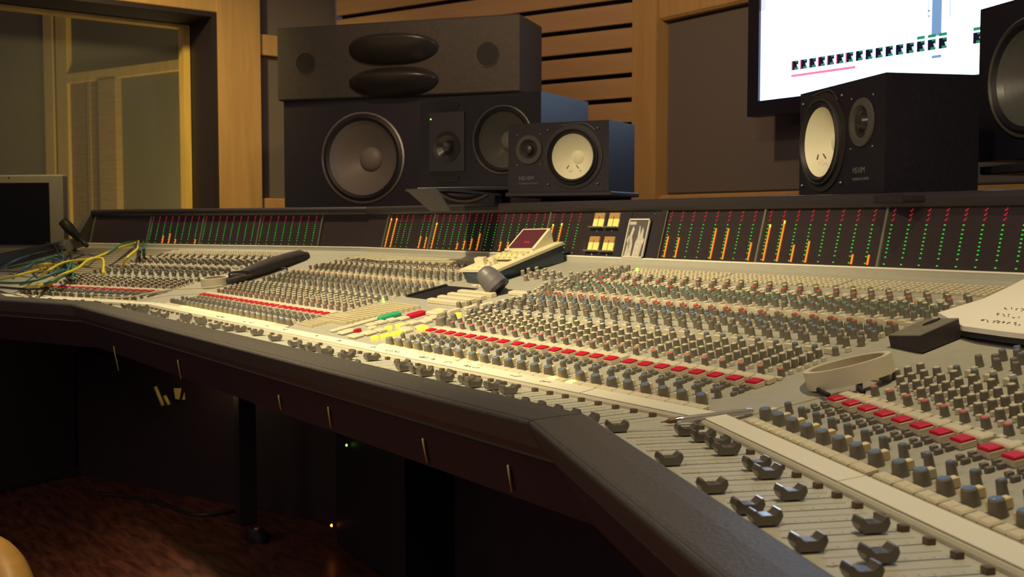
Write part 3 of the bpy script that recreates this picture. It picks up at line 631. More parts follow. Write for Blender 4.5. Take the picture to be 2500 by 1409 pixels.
# main monitor ------------------------------------------------
MM = frame_from(71.6, at(1008, 388, 4.75))
xa, _ = fpos(MM, 693, 300); xb, _ = fpos(MM, 1268, 300); _, zt_ = fpos(MM, 1008, 52); _, zm_ = fpos(MM, 1008, 236)
main = empty('main_monitor', 'large black studio main loudspeaker with twin grey woofers and horn slots beside slatted wall', 'speaker', M=MM @ Matrix.Translation((0, 0, 0)))
x, z = fpos(MM, 886, 386); x2m, z2m = fpos(MM, 1133, 380); Rw = .197
cab(main, xb-xa, .30, zm_+.6, SPKBLK, [(x, z, Rw*.97), (x2m, z2m, Rw*.97)], xa, -.6)
b = MB(); wtop = xb-xa
b.box(((xa+xb)/2, .125, (zm_+zt_)/2), (xb-xa+.02, .31, zt_-zm_), SPKBRN, bev=.006); b.build('horn_cabinet', main)
def lip(z0, z1, name, pk):
    b = MB(); xs0, _ = fpos(MM, 862, 130); xs1, _ = fpos(MM, 1078, 130); n = 20; h = z1-z0; rows = []
    for i in range(n+1):
        t = (1-math.cos(math.pi*i/n))/2; x = xs0+(xs1-xs0)*t; e = (1-abs(2*t-1)**2.6)**.5 if abs(2*t-1) < 1 else 0
        rows.append([(x, -.03, z0+h*.5-h*.5*e), (x, -.03-.020*e, z0+h*.5-h*.46*e), (x, -.03-.085*e, z0+h*(.5+(pk-.5)*e)-.012*e), (x, -.03-.088*e, z0+h*(.5+(pk-.5)*e)), (x, -.03-.075*e, z0+h*(.5+(pk-.5)*e)+.010*e), (x, -.03, z0+h*.5+h*.5*e)])
    vs = [p for r in rows for p in r]; b.add(vs, [(i*6+j, i*6+6+j, i*6+7+j, i*6+1+j) for i in range(n) for j in range(5)], mat('horn_lip', (.030, .025, .024), .32), None, True); return b.build(name, main)
zA = fpos(MM, 970, 92)[1]; zB = fpos(MM, 970, 118)[1]; zC = fpos(MM, 970, 160)[1]; zD = fpos(MM, 970, 165)[1]; zE = fpos(MM, 970, 200)[1]; zF = fpos(MM, 970, 238)[1]
def mouth(z0, z1):
    xs0, _ = fpos(MM, 868, 130); xs1, _ = fpos(MM, 1075, 130); b = MB(); R = (z1-z0)/2; pts = []
    for k in range(9): a = math.pi/2+math.pi*k/8; pts.append((xs0+R+R*math.cos(a), (z0+z1)/2+R*math.sin(a)))
    for k in range(9): a = -math.pi/2+math.pi*k/8; pts.append((xs1-R+R*math.cos(a), (z0+z1)/2+R*math.sin(a)))
    b.poly(pts, .004, SLOT, Matrix.Translation((0, -.0305, 0)) @ FX); b.build('horn_mouth', main)
lip(zC, fpos(MM, 970, 86)[1], 'horn_lip', .86); lip(zF, zD, 'horn_lip', .70)
for px, py, r in ((754, 158, .046), (1196, 136, .050)):
    x, z = fpos(MM, px, py); b = MB(); M = Matrix.Translation((x, -.0295, z)) @ FX; b.lathe([(r*1.06, 0), (r*1.04, .004), (r*.96, .003), (r*.93, -.02)], SPKBRN, 28, M=M, cap=False); b.lathe([(r*.95, .0012), (.001, .0010)], SLOT, 28, M=M, cap=False); b.build('port', main)
x, z = fpos(MM, 886, 386)
driver(main, x, z, Rw, CONEG, CONEG, depth=.085, domer=.27); driver(main, x2m, z2m, Rw, CONEG, CONEG, depth=.085, domer=.27)
basez = MM.translation.z-.6; b = MB(); b.box(((xa+xb)/2, .16, -.6-basez/2), (xb-xa-.1, .26, basez), DARK); b.build('plinth', main)
# midfield monitors --------------------------------------------
def midfield(M, w_, d, h, label, flip=False):
    e = empty('midfield_monitor', label, 'speaker', M=M, group=None); X = (lambda t: w_*(1-t)) if flip else (lambda t: w_*t)
    cab(e, w_, d, h, SPKBLK, [(X(.235), h*.44, .050), (X(.70), h*.50, h*.375*.97)])
    b = MB(); a0, a1, c0, c1 = X(.235)-w_*.15, X(.235)+w_*.15, h*.17, h*.83; TPM = mat('tweeter_plate', (.03, .026, .028), .35); baffle(b, [(a0, a1, c0, c1, X(.235), h*.44, .0515)], -.004, 0, TPM); b.add([(a0, -.004, c0), (a1, -.004, c0), (a1, -.004, c1), (a0, -.004, c1), (a0, 0, c0), (a1, 0, c0), (a1, 0, c1), (a0, 0, c1)], [(4, 5, 1, 0), (5, 6, 2, 1), (6, 7, 3, 2), (7, 4, 0, 3)], TPM); b.lathe([(.052, .002), (.04, -.0), (.018, -.010)], mat('waveguide', (.055, .05, .045), .25, metal=.3), 28, M=Matrix.Translation((X(.235), -.004, h*.44)) @ FX, cap=False); tp = b.build('tweeter_plate', e)
    b = MB(); b.lathe([(.018, -.010), (.018, -.004), (.013, .006), (.006, .010), (.001, .011)], mat('dome', (.06, .055, .05), .3), 20, M=Matrix.Translation((X(.235), -.004, h*.44)) @ FX); b.build('tweeter', tp)
    for zz_ in (.90, .09):
        b = MB(); n = 8; R = .012; pts = [(X(.235)-.035+R*math.cos(math.pi/2+math.pi*k/n), R*math.sin(math.pi/2+math.pi*k/n)) for k in range(n+1)]+[(X(.235)+.035+R*math.cos(-math.pi/2+math.pi*k/n), R*math.sin(-math.pi/2+math.pi*k/n)) for k in range(n+1)]
        b.poly(pts, .002, SLOT, Matrix.Translation((0, -.0005, h*zz_)) @ FX); b.build('port', e)
    driver(e, X(.70), h*.50, h*.375, mat('mica_cone', (.13, .125, .11), .32), mat('mica_dome', (.22, .20, .15), .3), depth=.05, domer=.3)
    b = MB(); b.lathe([(.0028, 0), (.002, .002)], GLED, 8, M=Matrix.Translation((X(.10), -.004, h*.76)) @ FX); b.build('power_light', e)
    return e
MF = frame_from(61.7, at(1026, 457, 3.78)); wA, _ = fpos(MF, 1321, 300); hA = (fpos(MF, 1026, 241)[1])
midfield(MF, wA, .36, hA, 'wide black midfield speaker with silver ringed woofer standing behind white-coned one')
# nearfield monitors ------------------------------------------
def nearfield(M, w_, d, h, wf, tw, label):
    e = empty('nearfield_monitor', label, 'speaker', M=M)
    R = h*.40; cab(e, w_, d, h, SPKBLK, [(wf*w_, h*.5, R*.97), (tw*w_, h*.62, h*.12)])
    b = MB(); rr = R*1.16; DP = mat('driver_plate', (.028, .024, .024), .4); b.lathe([(rr, 0), (rr, .003), (R*.98, .004)], DP, 40, M=Matrix.Translation((wf*w_, 0, h*.5)) @ FX, cap=False); b.build('driver_plate', e)
    o = driver(e, wf*w_, h*.5, R, CONEW, CONEW, ringm=mat('dark_ring', (.05, .045, .045), .4), depth=.042, domer=.24); o.location = (0, -.004, 0)
    for s_ in (-1, 1):
        b = MB(); b.tube([(wf*w_+s_*.012, -.0, h*.5-.026), (wf*w_+s_*.020, .002, h*.5-.036)], .0016, KBODY, 5); b.build('cone_wire', o)
    b = MB(); M2 = Matrix.Translation((tw*w_, -.0005, h*.62)) @ FX
    b.lathe([(h*.215, 0), (h*.21, .004), (h*.15, .006), (h*.135, .001)], mat('foam_ring', (.085, .078, .07), .9), 26, M=M2, cap=False); b.lathe([(h*.135, .001), (h*.10, -.004), (h*.085, -.002), (h*.06, .008), (.001, .011)], mat('tweeter_dark', (.035, .03, .03), .3), 22, M=M2, cap=False); b.build('tweeter', e)
    for sx in (-1, 1):
        for sz in (-1, 1):
            b = MB(); b.lathe([(.0035, 0), (.002, .003)], RINGM, 8, M=Matrix.Translation((wf*w_+sx*R*.98, -.003, h*.5+sz*R*.98)) @ FX); b.build('screw', e)
            b = MB(); b.lathe([(.0025, 0), (.0015, .002)], RINGM, 8, M=Matrix.Translation((tw*w_+sx*h*.19, -.001, h*.62+sz*h*.22)) @ FX); b.build('screw', e)
    b = MB(); b.tube(smoothpath([(wf*w_-.045, -.005, h*.5+R*1.12), (wf*w_+.02, -.006, h*.5+R*1.17), (wf*w_+.05, -.006, h*.5+R*1.12), (wf*w_+.075, -.005, h*.5+R*.9)]), .0009, RINGM, 5); b.build('trim_arc', e)
    for txt, zz_, sz in (('NS10M', .215, .017), ('YAMAHA STUDIO', .150, .0085)):
        cu = bpy.data.curves.new('logo', 'FONT'); cu.body = txt; cu.size = sz; cu.extrude = .0003; ob = bpy.data.objects.new('tmp', cu); col.objects.link(ob)
        bpy.context.view_layer.update(); me = bpy.data.meshes.new_from_object(ob.evaluated_get(bpy.context.evaluated_depsgraph_get())); bpy.data.objects.remove(ob)
        me.materials.clear(); me.materials.append(mat('logo_grey', (.17, .16, .16), .5)); inst(me, 'lettering', e, Matrix.Translation((tw*w_-.035, -.0012, h*zz_-.008)) @ FX)
    return e
NF = frame_from(61.7, at(1241, 470, 3.48)); wN, _ = fpos(NF, 1487, 300); hN = fpos(NF, 1241, 304)[1]
nearfield(NF, wN, .20, hN, .655, .215, 'small black nearfield speaker with white cone facing forward, left of the wooden post')
NR = frame_from(10.9, at(2158, 470, 2.16)); hR = fpos(NR, 2158, 178)[1]; NR = NR @ Matrix.Translation((-.372, 0, 0))
nearfield(NR, .372, .200, hR, .30, .76, 'black nearfield speaker with white cone seen edge-on beneath the bright screen')
MR = frame_from(14, at(2385, 396, 2.42)); hM = fpos(MR, 2385, 26)[1]
midfield(MR, .53, .36, hM, 'tall black midfield speaker cut off by right edge of photo', flip=True)
# shelf trays the speakers stand on
def slab(name, label, cat, M, w_, d, h, m, parts=()):
    b = MB(); b.box((w_/2, d/2, -h/2), (w_, d, h), m, bev=.003); o = b.build(name); o.matrix_world = M; tag(o, label, cat); return o
S1 = frame_from(61.7, at(1234, 470.5, 3.47)); S0 = frame_from(61.7, at(1018, 458, 3.77))
slab('speaker_shelf', 'thin black shelf under the small forward-facing white-coned speaker', 'shelf', S1, fpos(S1, 1492, 470)[0], .22, .014, DARK)
slab('speaker_shelf', 'thin black shelf under the wide silver-ringed speaker', 'shelf', S0, fpos(S0, 1326, 470)[0], .38, .014, DARK)
S2 = frame_from(10.9, at(2200, 474, 2.10)) @ Matrix.Translation((-.46, -.02, 0)); slab('speaker_shelf', 'black stand plate beneath the edge-on white-coned speaker', 'shelf', S2, .50, .26, .016, DARK)
S3 = frame_from(14, at(2400, 404, 2.35)) @ Matrix.Translation((-.01, .0, 0)); slab('speaker_shelf', 'stand block under the speaker at the right edge of photo', 'shelf', S3, .50, .34, .020, DARK)
def stand(M, x, y, label):
    p = M @ Vector((x, y, -.02)); e = empty('speaker_stand', label, 'stand', (p.x, p.y, 0))
    b = MB(); b.lathe([(.028, .02), (.028, p.z)], DARK, 16); b.build('pole', e); b = MB(); b.box((0, 0, .012), (.24, .24, .024), DARK, bev=.004); b.build('base', e)
stand(S1, .20, .10, 'black pole stand under the small forward-facing white-coned speaker'); stand(S0, .22, .20, 'black pole stand under the wide silver-ringed speaker'); stand(S2, .25, .18, 'black pole stand carrying plate of the edge-on speaker'); stand(S3, .25, .2, 'black pole stand under rightmost speaker')
# tilted black tray / bracket on the bridge
br = empty('tray_bracket', 'black tilted metal bracket hanging over meter bridge top below left speakers', 'bracket')
b = MB(); q = [at(990, 463, 2.98), at(1065, 459, 2.98), at(1104, 516, 2.90), at(1038, 500, 2.92)]; q = [at(990, 463, 3.0), at(1064, 459, 3.0), at(1100, 517, 2.93), at(1052, 517, 2.93)]
d = Vector((.0, .006, -.003)); b.hexa([tuple(p) for p in (q[3], q[2], q[2]+d, q[3]+d, q[0], q[1], q[1]+d, q[0]+d)], mat('bracket_grey', (.028, .024, .022), .5)); b.build('plate', br)
b = MB(); q = [at(990, 462, 3.0), at(1064, 458.5, 3.0), at(1222, 473, 3.25), at(1110, 462, 3.35)]; d = Vector((0, 0, -.006)); b.hexa([tuple(p+d) for p in q]+[tuple(p) for p in q], mat('tray_grey', (.03, .026, .028), .4)); b.build('tray', br)
# ------------------------------------------------------------------ display screen
YD = 2.16
def ond(px, py, y=YD): r = ray(px, py); t = (y-CAM.y)/r.y; p = CAM+r*t; return p.x, p.z
dx0, dz0 = ond(1829, 286); sx0, sz0 = ond(1856, 247); sx1, sz1 = sx0+1.30, sz0+.80
disp = empty('display_screen', 'large wall display with black bezel showing a bright white software window', 'screen', (dx0, YD, dz0))
def dbox(name, xa, xb, za, zb_, ya, yb, m, parent=disp):
    b = MB(); b.box(((xa+xb)/2-dx0, (ya+yb)/2-YD, (za+zb_)/2-dz0), (abs(xb-xa), abs(yb-ya), abs(zb_-za)), m); o = b.build(name, parent); return o
bz_ = sx0-dx0; bzz = sz0-dz0
BEZ = mat('bezel_black', (.012, .010, .022), .4)
for a_ in ((dx0, sx0, dz0, sz1+bzz), (sx1, sx1+bz_, dz0, sz1+bzz), (sx0, sx1, dz0, sz0), (sx0, sx1, sz1, sz1+bzz)): dbox('bezel', a_[0], a_[1], a_[2], a_[3], YD-.012, YD+.05, BEZ)
dbox('back_housing', dx0+.02, sx1, dz0+.02, sz1, YD+.012, YD+.09, BEZ)
scr = dbox('screen', sx0, sx1, sz0, sz1, YD, YD+.01, mat('screen_white', (.8, .85, .9), .4, emit=3.0, ecol=(.50, .70, 1)))
def sq(px, py, qx, qy, m, k=1, name='screen_mark', y=YD-.001):
    x, z = ond(px, py, y); x2, z2 = ond(qx, qy, y); b = MB(); b.box(((x+x2)/2-dx0, -.001*k, (z+z2)/2-dz0), (abs(x2-x), .0008, abs(z2-z)), m); return b
ui = MB()
def uiadd(b):
    n = len(ui.v); ui.v += b.v; ui.f += [tuple(i+n for i in f) for f in b.f]; ui.m += [ui.mi(b.mats[k]) for k in b.m]; ui.sm += b.sm
UDK = mat('ui_dark', (.01, .01, .03), .5, emit=.04, ecol=(.1, .1, .4)); UGR = mat('ui_green', (.02, .2, .1), .5, emit=.30, ecol=(.05, .75, .32)); UPK = mat('ui_pink', (.4, .1, .2), .5, emit=.75, ecol=(1, .25, .5)); UBL = mat('ui_blue', (.1, .2, .4), .5, emit=.55, ecol=(.30, .52, .9)); UGY = mat('ui_grey', (.3, .3, .4), .5, emit=.85, ecol=(.72, .8, .98))
xI0, zI0 = ond(1933, 150); xI1, zI1 = ond(2334, 92); stepx = (ond(2276, 100)[0]-ond(1943, 148)[0])/14.0; hI = ond(1943, 148)[1]-ond(1943, 171)[1]; zc = (ond(1943, 148)[1]+ond(1943, 171)[1])/2
for k in list(range(0, 16))+[18, 19, 20, 21]:
    xx = xI0+k*stepx
    def bx(xo, zo, w_, h_, m, kk): ui.box((xx+xo-dx0, -.001*kk, zc+zo-dz0), (w_, .0008, h_), m)
    bx(stepx*.45, 0, stepx*.72, hI, UDK, 1.2); bx(stepx*.58, -hI*.36, stepx*.40, hI*.22, UGR, 2.2); bx(stepx*.62, hI*.38, stepx*.28, hI*.14, UGR, 2.2); bx(stepx*.72, 0, stepx*.14, hI*.2, UGY, 2.4); bx(stepx*.76, -hI*.18, stepx*.10, hI*.2, UGY, 2.4)
    if k < 7: bx(stepx*.05, 0, stepx*.12, hI*1.1, UPK, 1.8)
    if k > 12: bx(stepx*.45, hI*.82, stepx*.72, hI*.30, UGR, 1.2)
for a_ in ((1932, 184, 2089, 189, UPK), (2276, 0, 2298, 86, UBL), (2265, 0, 2268, 45, UGY), (2318, 0, 2322, 42, UGY), (2275, 136, 2298, 140, UBL), (1856, 0, 1870, 25, UGY), (2266, 25, 2270, 28, UDK), (2266, 38, 2270, 41, UDK)):
    if a_[0] == 1932: x, z = ond(1932, 186); x2, z2 = ond(2089, 165); ui.box(((x+x2)/2-dx0, -.0012, z-dz0), (x2-x, .0008, .010), UPK)
    else: uiadd(sq(*a_))
for k in range(12):
    z_ = sz0+.05+k*.012; ui.box((sx0+.045-dx0, -.0012, z_-dz0), (.03*random.uniform(.5, 1), .0008, .0022), UGY)
ui.box((xI0-dx0, -.001, sz0+.045-dz0), (.0015, .0008, .09), UGY)
o = ui.build('screen_print', disp); o['kind'] = 'stuff'
b = MB(); b.box(((sx0+sx1)/2-dx0, .12, (sz0+sz1)/2-dz0), (.3, .14, .3), DARK); b.build('wall_mount', disp)
# ------------------------------------------------------------------ things on the desk
# remote controller
def pan(px, py, h=0, s='C'): return onpan(px, py, h, s)[2]
rem = empty('tape_machine_remote', 'cream-topped remote controller with dark teal wedge body and dark red display on console', 'remote control')
bl_ = [pan(1141, 690.5), pan(1186, 697), pan(1378, 640), pan(1318, 622)]
Fl, Fr, Br = bl_[0], bl_[1], bl_[2]
lx = (Br-Fr).normalized(); wx = Vector((-lx.y, lx.x, 0)).normalized()*.105
zf = Fr.z
def top(px, py, z): return at(px, py, z)
_, _, dF = project(Fr); _, _, dB = project(Br)
TFr = Vector((Fr.x, Fr.y, Fr.z))-lx*.012; TFr.z = Fr.z+.032
r = ray(1215, 664); 
TFr = at(1215, 664, dF-.0); TBr = at(1372, 598, dB-.0); TFl = at(1128, 663, project(Fl)[2]); 
wv = TFl-TFr; TBl = TBr+wv*.95
BFr = Vector((TFr.x, TFr.y, Fr.z+.001))-lx*.0; BFr = bl_[1]; BBr = bl_[2]; BFl = bl_[0]; BBl = BBr+(BFl-BFr)
TEALB = mat('teal_body', (.030, .050, .075), .45)
b = MB(); b.hexa([tuple(p) for p in (BFr, BBr, BBl, BFl)][::-1]+[tuple(p) for p in (TFr, TBr, TBl, TFl)][::-1], TEALB); b.build('body', rem)
CT = mat('cream_plastic', (.78, .72, .50), .4)
nrm = (TBr-TFr).cross(TFl-TFr).normalized()
if nrm.z < 0: nrm = -nrm
def ontop(a, c, h=0): return TFr+(TBr-TFr)*a+(TFl-TFr)*c+nrm*h
def tquad(name, a0, a1, c0, c1, h0, h1, m, par=rem, ha=None):
    b = MB(); ha = h1 if ha is None else ha
    b.hexa([tuple(ontop(a0, c0, h0)), tuple(ontop(a1, c0, h0)), tuple(ontop(a1, c1, h0)), tuple(ontop(a0, c1, h0)), tuple(ontop(a0, c0, h1)), tuple(ontop(a1, c0, ha)), tuple(ontop(a1, c1, ha)), tuple(ontop(a0, c1, h1))], m); return b.build(name, par)
tquad('top_plate', -.02, 1.02, -.03, 1.03, .0, .007, CT)
hs = tquad('display_housing', .66, .99, .20, .98, .007, .010, CT, ha=.046)
def dsp(name, a0, a1, c0, c1, e, m, th=.002):
    f = lambda a: .010+(.036)*(a-.66)/.33
    b = MB(); b.hexa([tuple(ontop(a0, c0, f(a0)+e)), tuple(ontop(a1, c0, f(a1)+e)), tuple(ontop(a1, c1, f(a1)+e)), tuple(ontop(a0, c1, f(a0)+e)), tuple(ontop(a0, c0, f(a0)+e+th)), tuple(ontop(a1, c0, f(a1)+e+th)), tuple(ontop(a1, c1, f(a1)+e+th)), tuple(ontop(a0, c1, f(a0)+e+th))], m); b.build(name, hs)
dsp('display', .69, .965, .27, .92, .0, mat('red_display', (.11, .028, .040), .2)); dsp('display_line', .76, .775, .45, .60, .0022, mat('display_glow', (.3, .02, .03), .3, emit=.25, ecol=(1, .05, .1)), .0006)
tquad('display_bezel_edge', .655, .67, .20, .98, .007, .014, CT)
for k, a_ in enumerate((.55, .48, .36)):
    for j in range(5): tquad('key', a_, a_+.045, .18+j*.15, .30+j*.15, .007, .012, mat('key_cream', (.80, .74, .42), .4))
tquad('dark_key', .58, .62, .75, .93, .007, .012, KBODY); tquad('keypad_slot', .27, .33, .20, .85, .007, .0085, mat('slot_brown', (.10, .06, .03), .6))
tquad('lever', .13, .19, .60, .85, .007, .026, CT); tquad('lever', .15, .20, .36, .50, .007, .022, CT); tquad('lever', .10, .13, .38, .44, .007, .018, CT); tquad('key', .03, .08, .60, .90, .007, .010, mat('key_cream', (.80, .74, .42), .4))
# dark grey cylinder cap leaning on it
cy = empty('grey_cylinder', 'dark grey tapered cylinder leaning against the front of the cream remote', 'cylinder')
p1 = at(1176, 660, 2.62); p0 = pan(1216, 702, .016)
b = MB(); ax = (p1-p0); L = ax.length; M = Matrix.Translation(p0) @ ax.to_track_quat('Z', 'Y').to_matrix().to_4x4() 
b.lathe([(.021, -.004), (.0285, .0), (.0285, L*.3), (.026, L*.65), (.021, L*.9), (.013, L*1.02), (.001, L*1.06)], mat('soft_grey', (.135, .125, .135), .45), 24, M=M); b.build('body', cy)
b = MB(); b.lathe([(.0295, -.006), (.0295, .003)], DARK, 24, M=M); b.build('rim', cy)
# rolls of tape
TAPE = mat('masking_tape', (.72, .66, .50), .55)
def roll(M, R, r, h, label, core=True):
    e = empty('tape_roll', label, 'tape', M=M)
    b = MB(); b.lathe([(r, 0), (R, 0), (R, h), (r, h), (r, 0)], TAPE, 40, cap=False); b.build('tape', e)
    b = MB(); b.lathe([(r-.0025, .0005), (r, .0005), (r, h-.0005), (r-.0025, h-.0005), (r-.0025, .0005)], mat('tape_core', (.45, .38, .25), .7), 32, cap=False); b.build('core', e); return e
# near roll: leaning on the wedge
A = at(1972, 912, 1.475); B_ = at(2160, 857, 1.50); Cc = (A+B_)/2; 
xax = (B_-A); R1 = xax.length/2; xax.normalize()
tilt_to = (CAM-Cc).normalized()
zax = (Vector((0, 0, 1)) - xax*xax.z).normalized(); zax = (zax-tilt_to*.165).normalized(); zax = (zax-xax*zax.dot(xax)).normalized()
yax = zax.cross(xax).normalized()
Mr = Matrix((( xax.x, yax.x, zax.x, 0), (xax.y, yax.y, zax.y, 0), (xax.z, yax.z, zax.z, 0), (0, 0, 0, 1)))
hT = .0245
roll(Matrix.Translation(Cc-zax*hT) @ Mr, R1, R1*.87, hT, 'cream roll of masking tape tilted on panel seam next to dark grey box')
# black clip the roll rests on
ck = empty('black_clip', 'small black clip propping up the near tape roll', 'clip')
for pts in ([(1995, 938), (2000, 955), (2022, 965)], [(2098, 925), (2100, 952), (2108, 957)], [(2098, 922), (2128, 916), (2160, 921)]):
    b = MB(); P = [onpan(x, y, .007, 'R')[2] for x, y in pts]; b.tube(P, .0035, SLOT, 6); b.build('arm', ck)
u, y, p = onpan(527, 697, 0, 'L'); nr = Matrix.Translation(at(526, 677, 3.62)-Vector((0, 0, .030))) @ Matrix.Rotation(TH, 4, 'Z') @ Matrix.Rotation(.10, 4, 'X')
roll(nr, .045, .037, .030, 'flat-lying cream tape roll at left console corner beside the black umbrella')
# black folded umbrella
um = empty('folded_umbrella', 'black folded compact umbrella lying across left console corner', 'umbrella')
Pa = at(566, 683, 3.60); Pb = at(640, 655, 3.70); Pc = at(700, 636, 3.82); Pd = at(748, 625, 3.92)
BF = mat('black_cloth', (.040, .032, .036), .8, var=.2, scale=60, bump=.3)
b = MB(); b.tube(smoothpath([Pa, Pb, Pc, Pd], 5), [.016+.010*min(1, i/5)-(.010 if i > 13 else 0) for i in range(16)], BF, 12); b.build('canopy', um)
b = MB(); b.tube(smoothpath([at(610, 663, 3.62), at(575, 664, 3.58), at(560, 668, 3.57), at(564, 676, 3.57), at(590, 676, 3.58), at(615, 672, 3.6)], 4), .004, BF, 6); b.build('strap', um)
b = MB(); b.tube([at(556, 688, 3.55), at(600, 676, 3.60)], .010, BF, 8); b.build('handle', um)
b = MB(); b.tube(smoothpath([at(684, 655, 3.74), at(697, 655, 3.73), at(702, 660, 3.73)], 3), .003, DARK, 6); b.build('tip_clip', um)
# dark grey box with finger hole at right
GB = mat('box_grey_top', (.21, .20, .16), .55, var=.1, scale=40); GD = mat('box_dark', (.035, .027, .030), .6, var=.2, scale=90)
bx_ = empty('grey_box', 'dark grey angular box with oval finger hole at right console seam', 'box')
base = [pan(2176, 854, .004, 'R'), pan(2252, 862, .004, 'R'), pan(2346, 826, .004, 'R')]
dep = [project(p)[2] for p in base]
tops = [at(2169, 821, dep[0]), at(2246, 821, dep[1]), at(2341, 779, dep[2]), at(2283, 778, dep[2]+.03)]
tops[3] = tops[0]+(tops[2]-tops[1]); base.append(base[2]+(tops[3]-tops[2])); 
b = MB(); b.hexa([tuple(p) for p in base]+[tuple(p) for p in tops], GD); b.build('body', bx_)
b = MB(); n = (tops[1]-tops[0]).cross(tops[2]-tops[1]).normalized(); n = n if n.z > 0 else -n
b.hexa([tuple(p+n*.0002) for p in tops]+[tuple(p+n*.0016) for p in tops], GB); b.build('lid', bx_)
b = MB(); hc = tops[0]*.12+tops[1]*.22+tops[2]*.33+tops[3]*.33; hc = at(2275, 789, dep[2]+.0); t = (tops[0]-hc).dot(n)/ray(2275, 789).dot(n); hc = hc+ray(2275, 789)*t
e1 = (tops[2]-tops[1]).normalized(); e2 = n.cross(e1)
b.add([tuple(hc+n*.0022+e1*.019*math.cos(2*math.pi*k/20)+e2*.0075*math.sin(2*math.pi*k/20)) for k in range(20)], [tuple(range(20))], SLOT); b.build('finger_hole', bx_)
# notebook pages
nb = empty('notebook', 'open notebook with handwritten white pages at the right edge', 'notebook')
PAP = mat('white_paper', (.92, .89, .80), .7)
cs = [(2290, 774), (2400, 740), (2460, 712), (2560, 660), (2640, 760), (2560, 835), (2450, 822), (2350, 808)]
lowp = [pan(x, y, .016, 'R') for x, y in cs]
zmean = lowp[6].z
b = MB(); n_ = len(lowp); hh = .007
lp = [Vector((p.x, p.y, p.z)) for p in lowp]
b.add([tuple(p) for p in lp]+[tuple(p+Vector((0, 0, hh))) for p in lp], [tuple(range(n_))[::-1], tuple(range(n_, 2*n_))]+[(i, (i+1) % n_, n_+(i+1) % n_, n_+i) for i in range(n_)], PAP); b.build('pages', nb)
b = MB(); lq = [p+Vector((0, 0, -.008)) for p in lp]; b.add([tuple(p) for p in lq]+[tuple(p+Vector((0, 0, .0078))) for p in lq], [tuple(range(n_))[::-1], tuple(range(n_, 2*n_))]+[(i, (i+1) % n_, n_+(i+1) % n_, n_+i) for i in range(n_)], DARK); b.build('cover', nb)
b = MB()
def penline(pts):
    P = [onpan(x, y, .0235, 'R')[2] for x, y in pts]; b.tube(smoothpath(P, 3), .0005, inkm, 4)
for (x0, y0, nn) in ((2452, 753, 4), (2432, 768, 5), (2394, 782, 8)):
    for k in range(nn):
        x = x0+k*13; y = y0+k*1.4; penline([(x+random.uniform(0, 10), y+random.uniform(-4, 4)) for _ in range(random.choice((3, 4, 5)))])
b.build('handwriting', nb)
# pen
pe = empty('ballpoint_pen', 'clear ballpoint pen lying across the script strip at console corner', 'pen')
t0 = onpan(1612, 1031, .010, 'R')[2]; t0.z = FZ+.004; t1 = at(1838, 1003, 1.0); t1 = onpan(1838, 1003, .006, 'R')[2]
r0 = ray(1612, 1031); t0 = CAM+r0*((FZ+.005-CAM.z)/r0.z)
ax = (t1-t0); Lp = ax.length; M = Matrix.Translation(t0) @ ax.to_track_quat('Z', 'Y').to_matrix().to_4x4()
PB = mat('pen_clear', (.62, .60, .58), .1, metal=.6)
b = MB(); b.lathe([(.0038, .022), (.0042, .03), (.0042, Lp*.93), (.0030, Lp)], PB, 8, M=M); b.build('barrel', pe)
b = MB(); b.lathe([(.0006, 0), (.0011, .006), (.0034, .012), (.0038, .022)], mat('pen_tip', (.16, .06, .04), .4), 8, M=M); b.build('tip', pe)
b = MB(); b.lathe([(.0042, .021), (.0044, .026)], CHROME, 10, M=M); b.build('collar', pe)
b = MB(); b.lathe([(.0012, .03), (.0012, Lp*.9)], inkm, 6, M=M @ Matrix.Translation((0, .003, 0))); b.build('refill', pe)
# cords
CORD = mat('cream_cord', (.62, .56, .36), .5)
def cord(name, label, cat, pts, r, m, s='C', h=.016, group=None):
    P = [onpan(x, y, h, s)[2] for x, y in pts]; b = MB(); b.tube(smoothpath(P, 6), r, m, 6); o = b.build(name); return tag(o, label, cat, group)
cord('cable', 'thin cream cable running along the back of left knob rows to the remote', 'cable', [(840, 636), (880, 629), (930, 636), (990, 633), (1060, 635), (1110, 634), (1180, 639)], .0022, CORD)
cord('cable', 'thin cream cable trailing from the left tape roll to script strip', 'cable', [(545, 697), (500, 703), (440, 706), (400, 709), (350, 719), (300, 726), (230, 725)], .0022, CORD, 'L', .018)
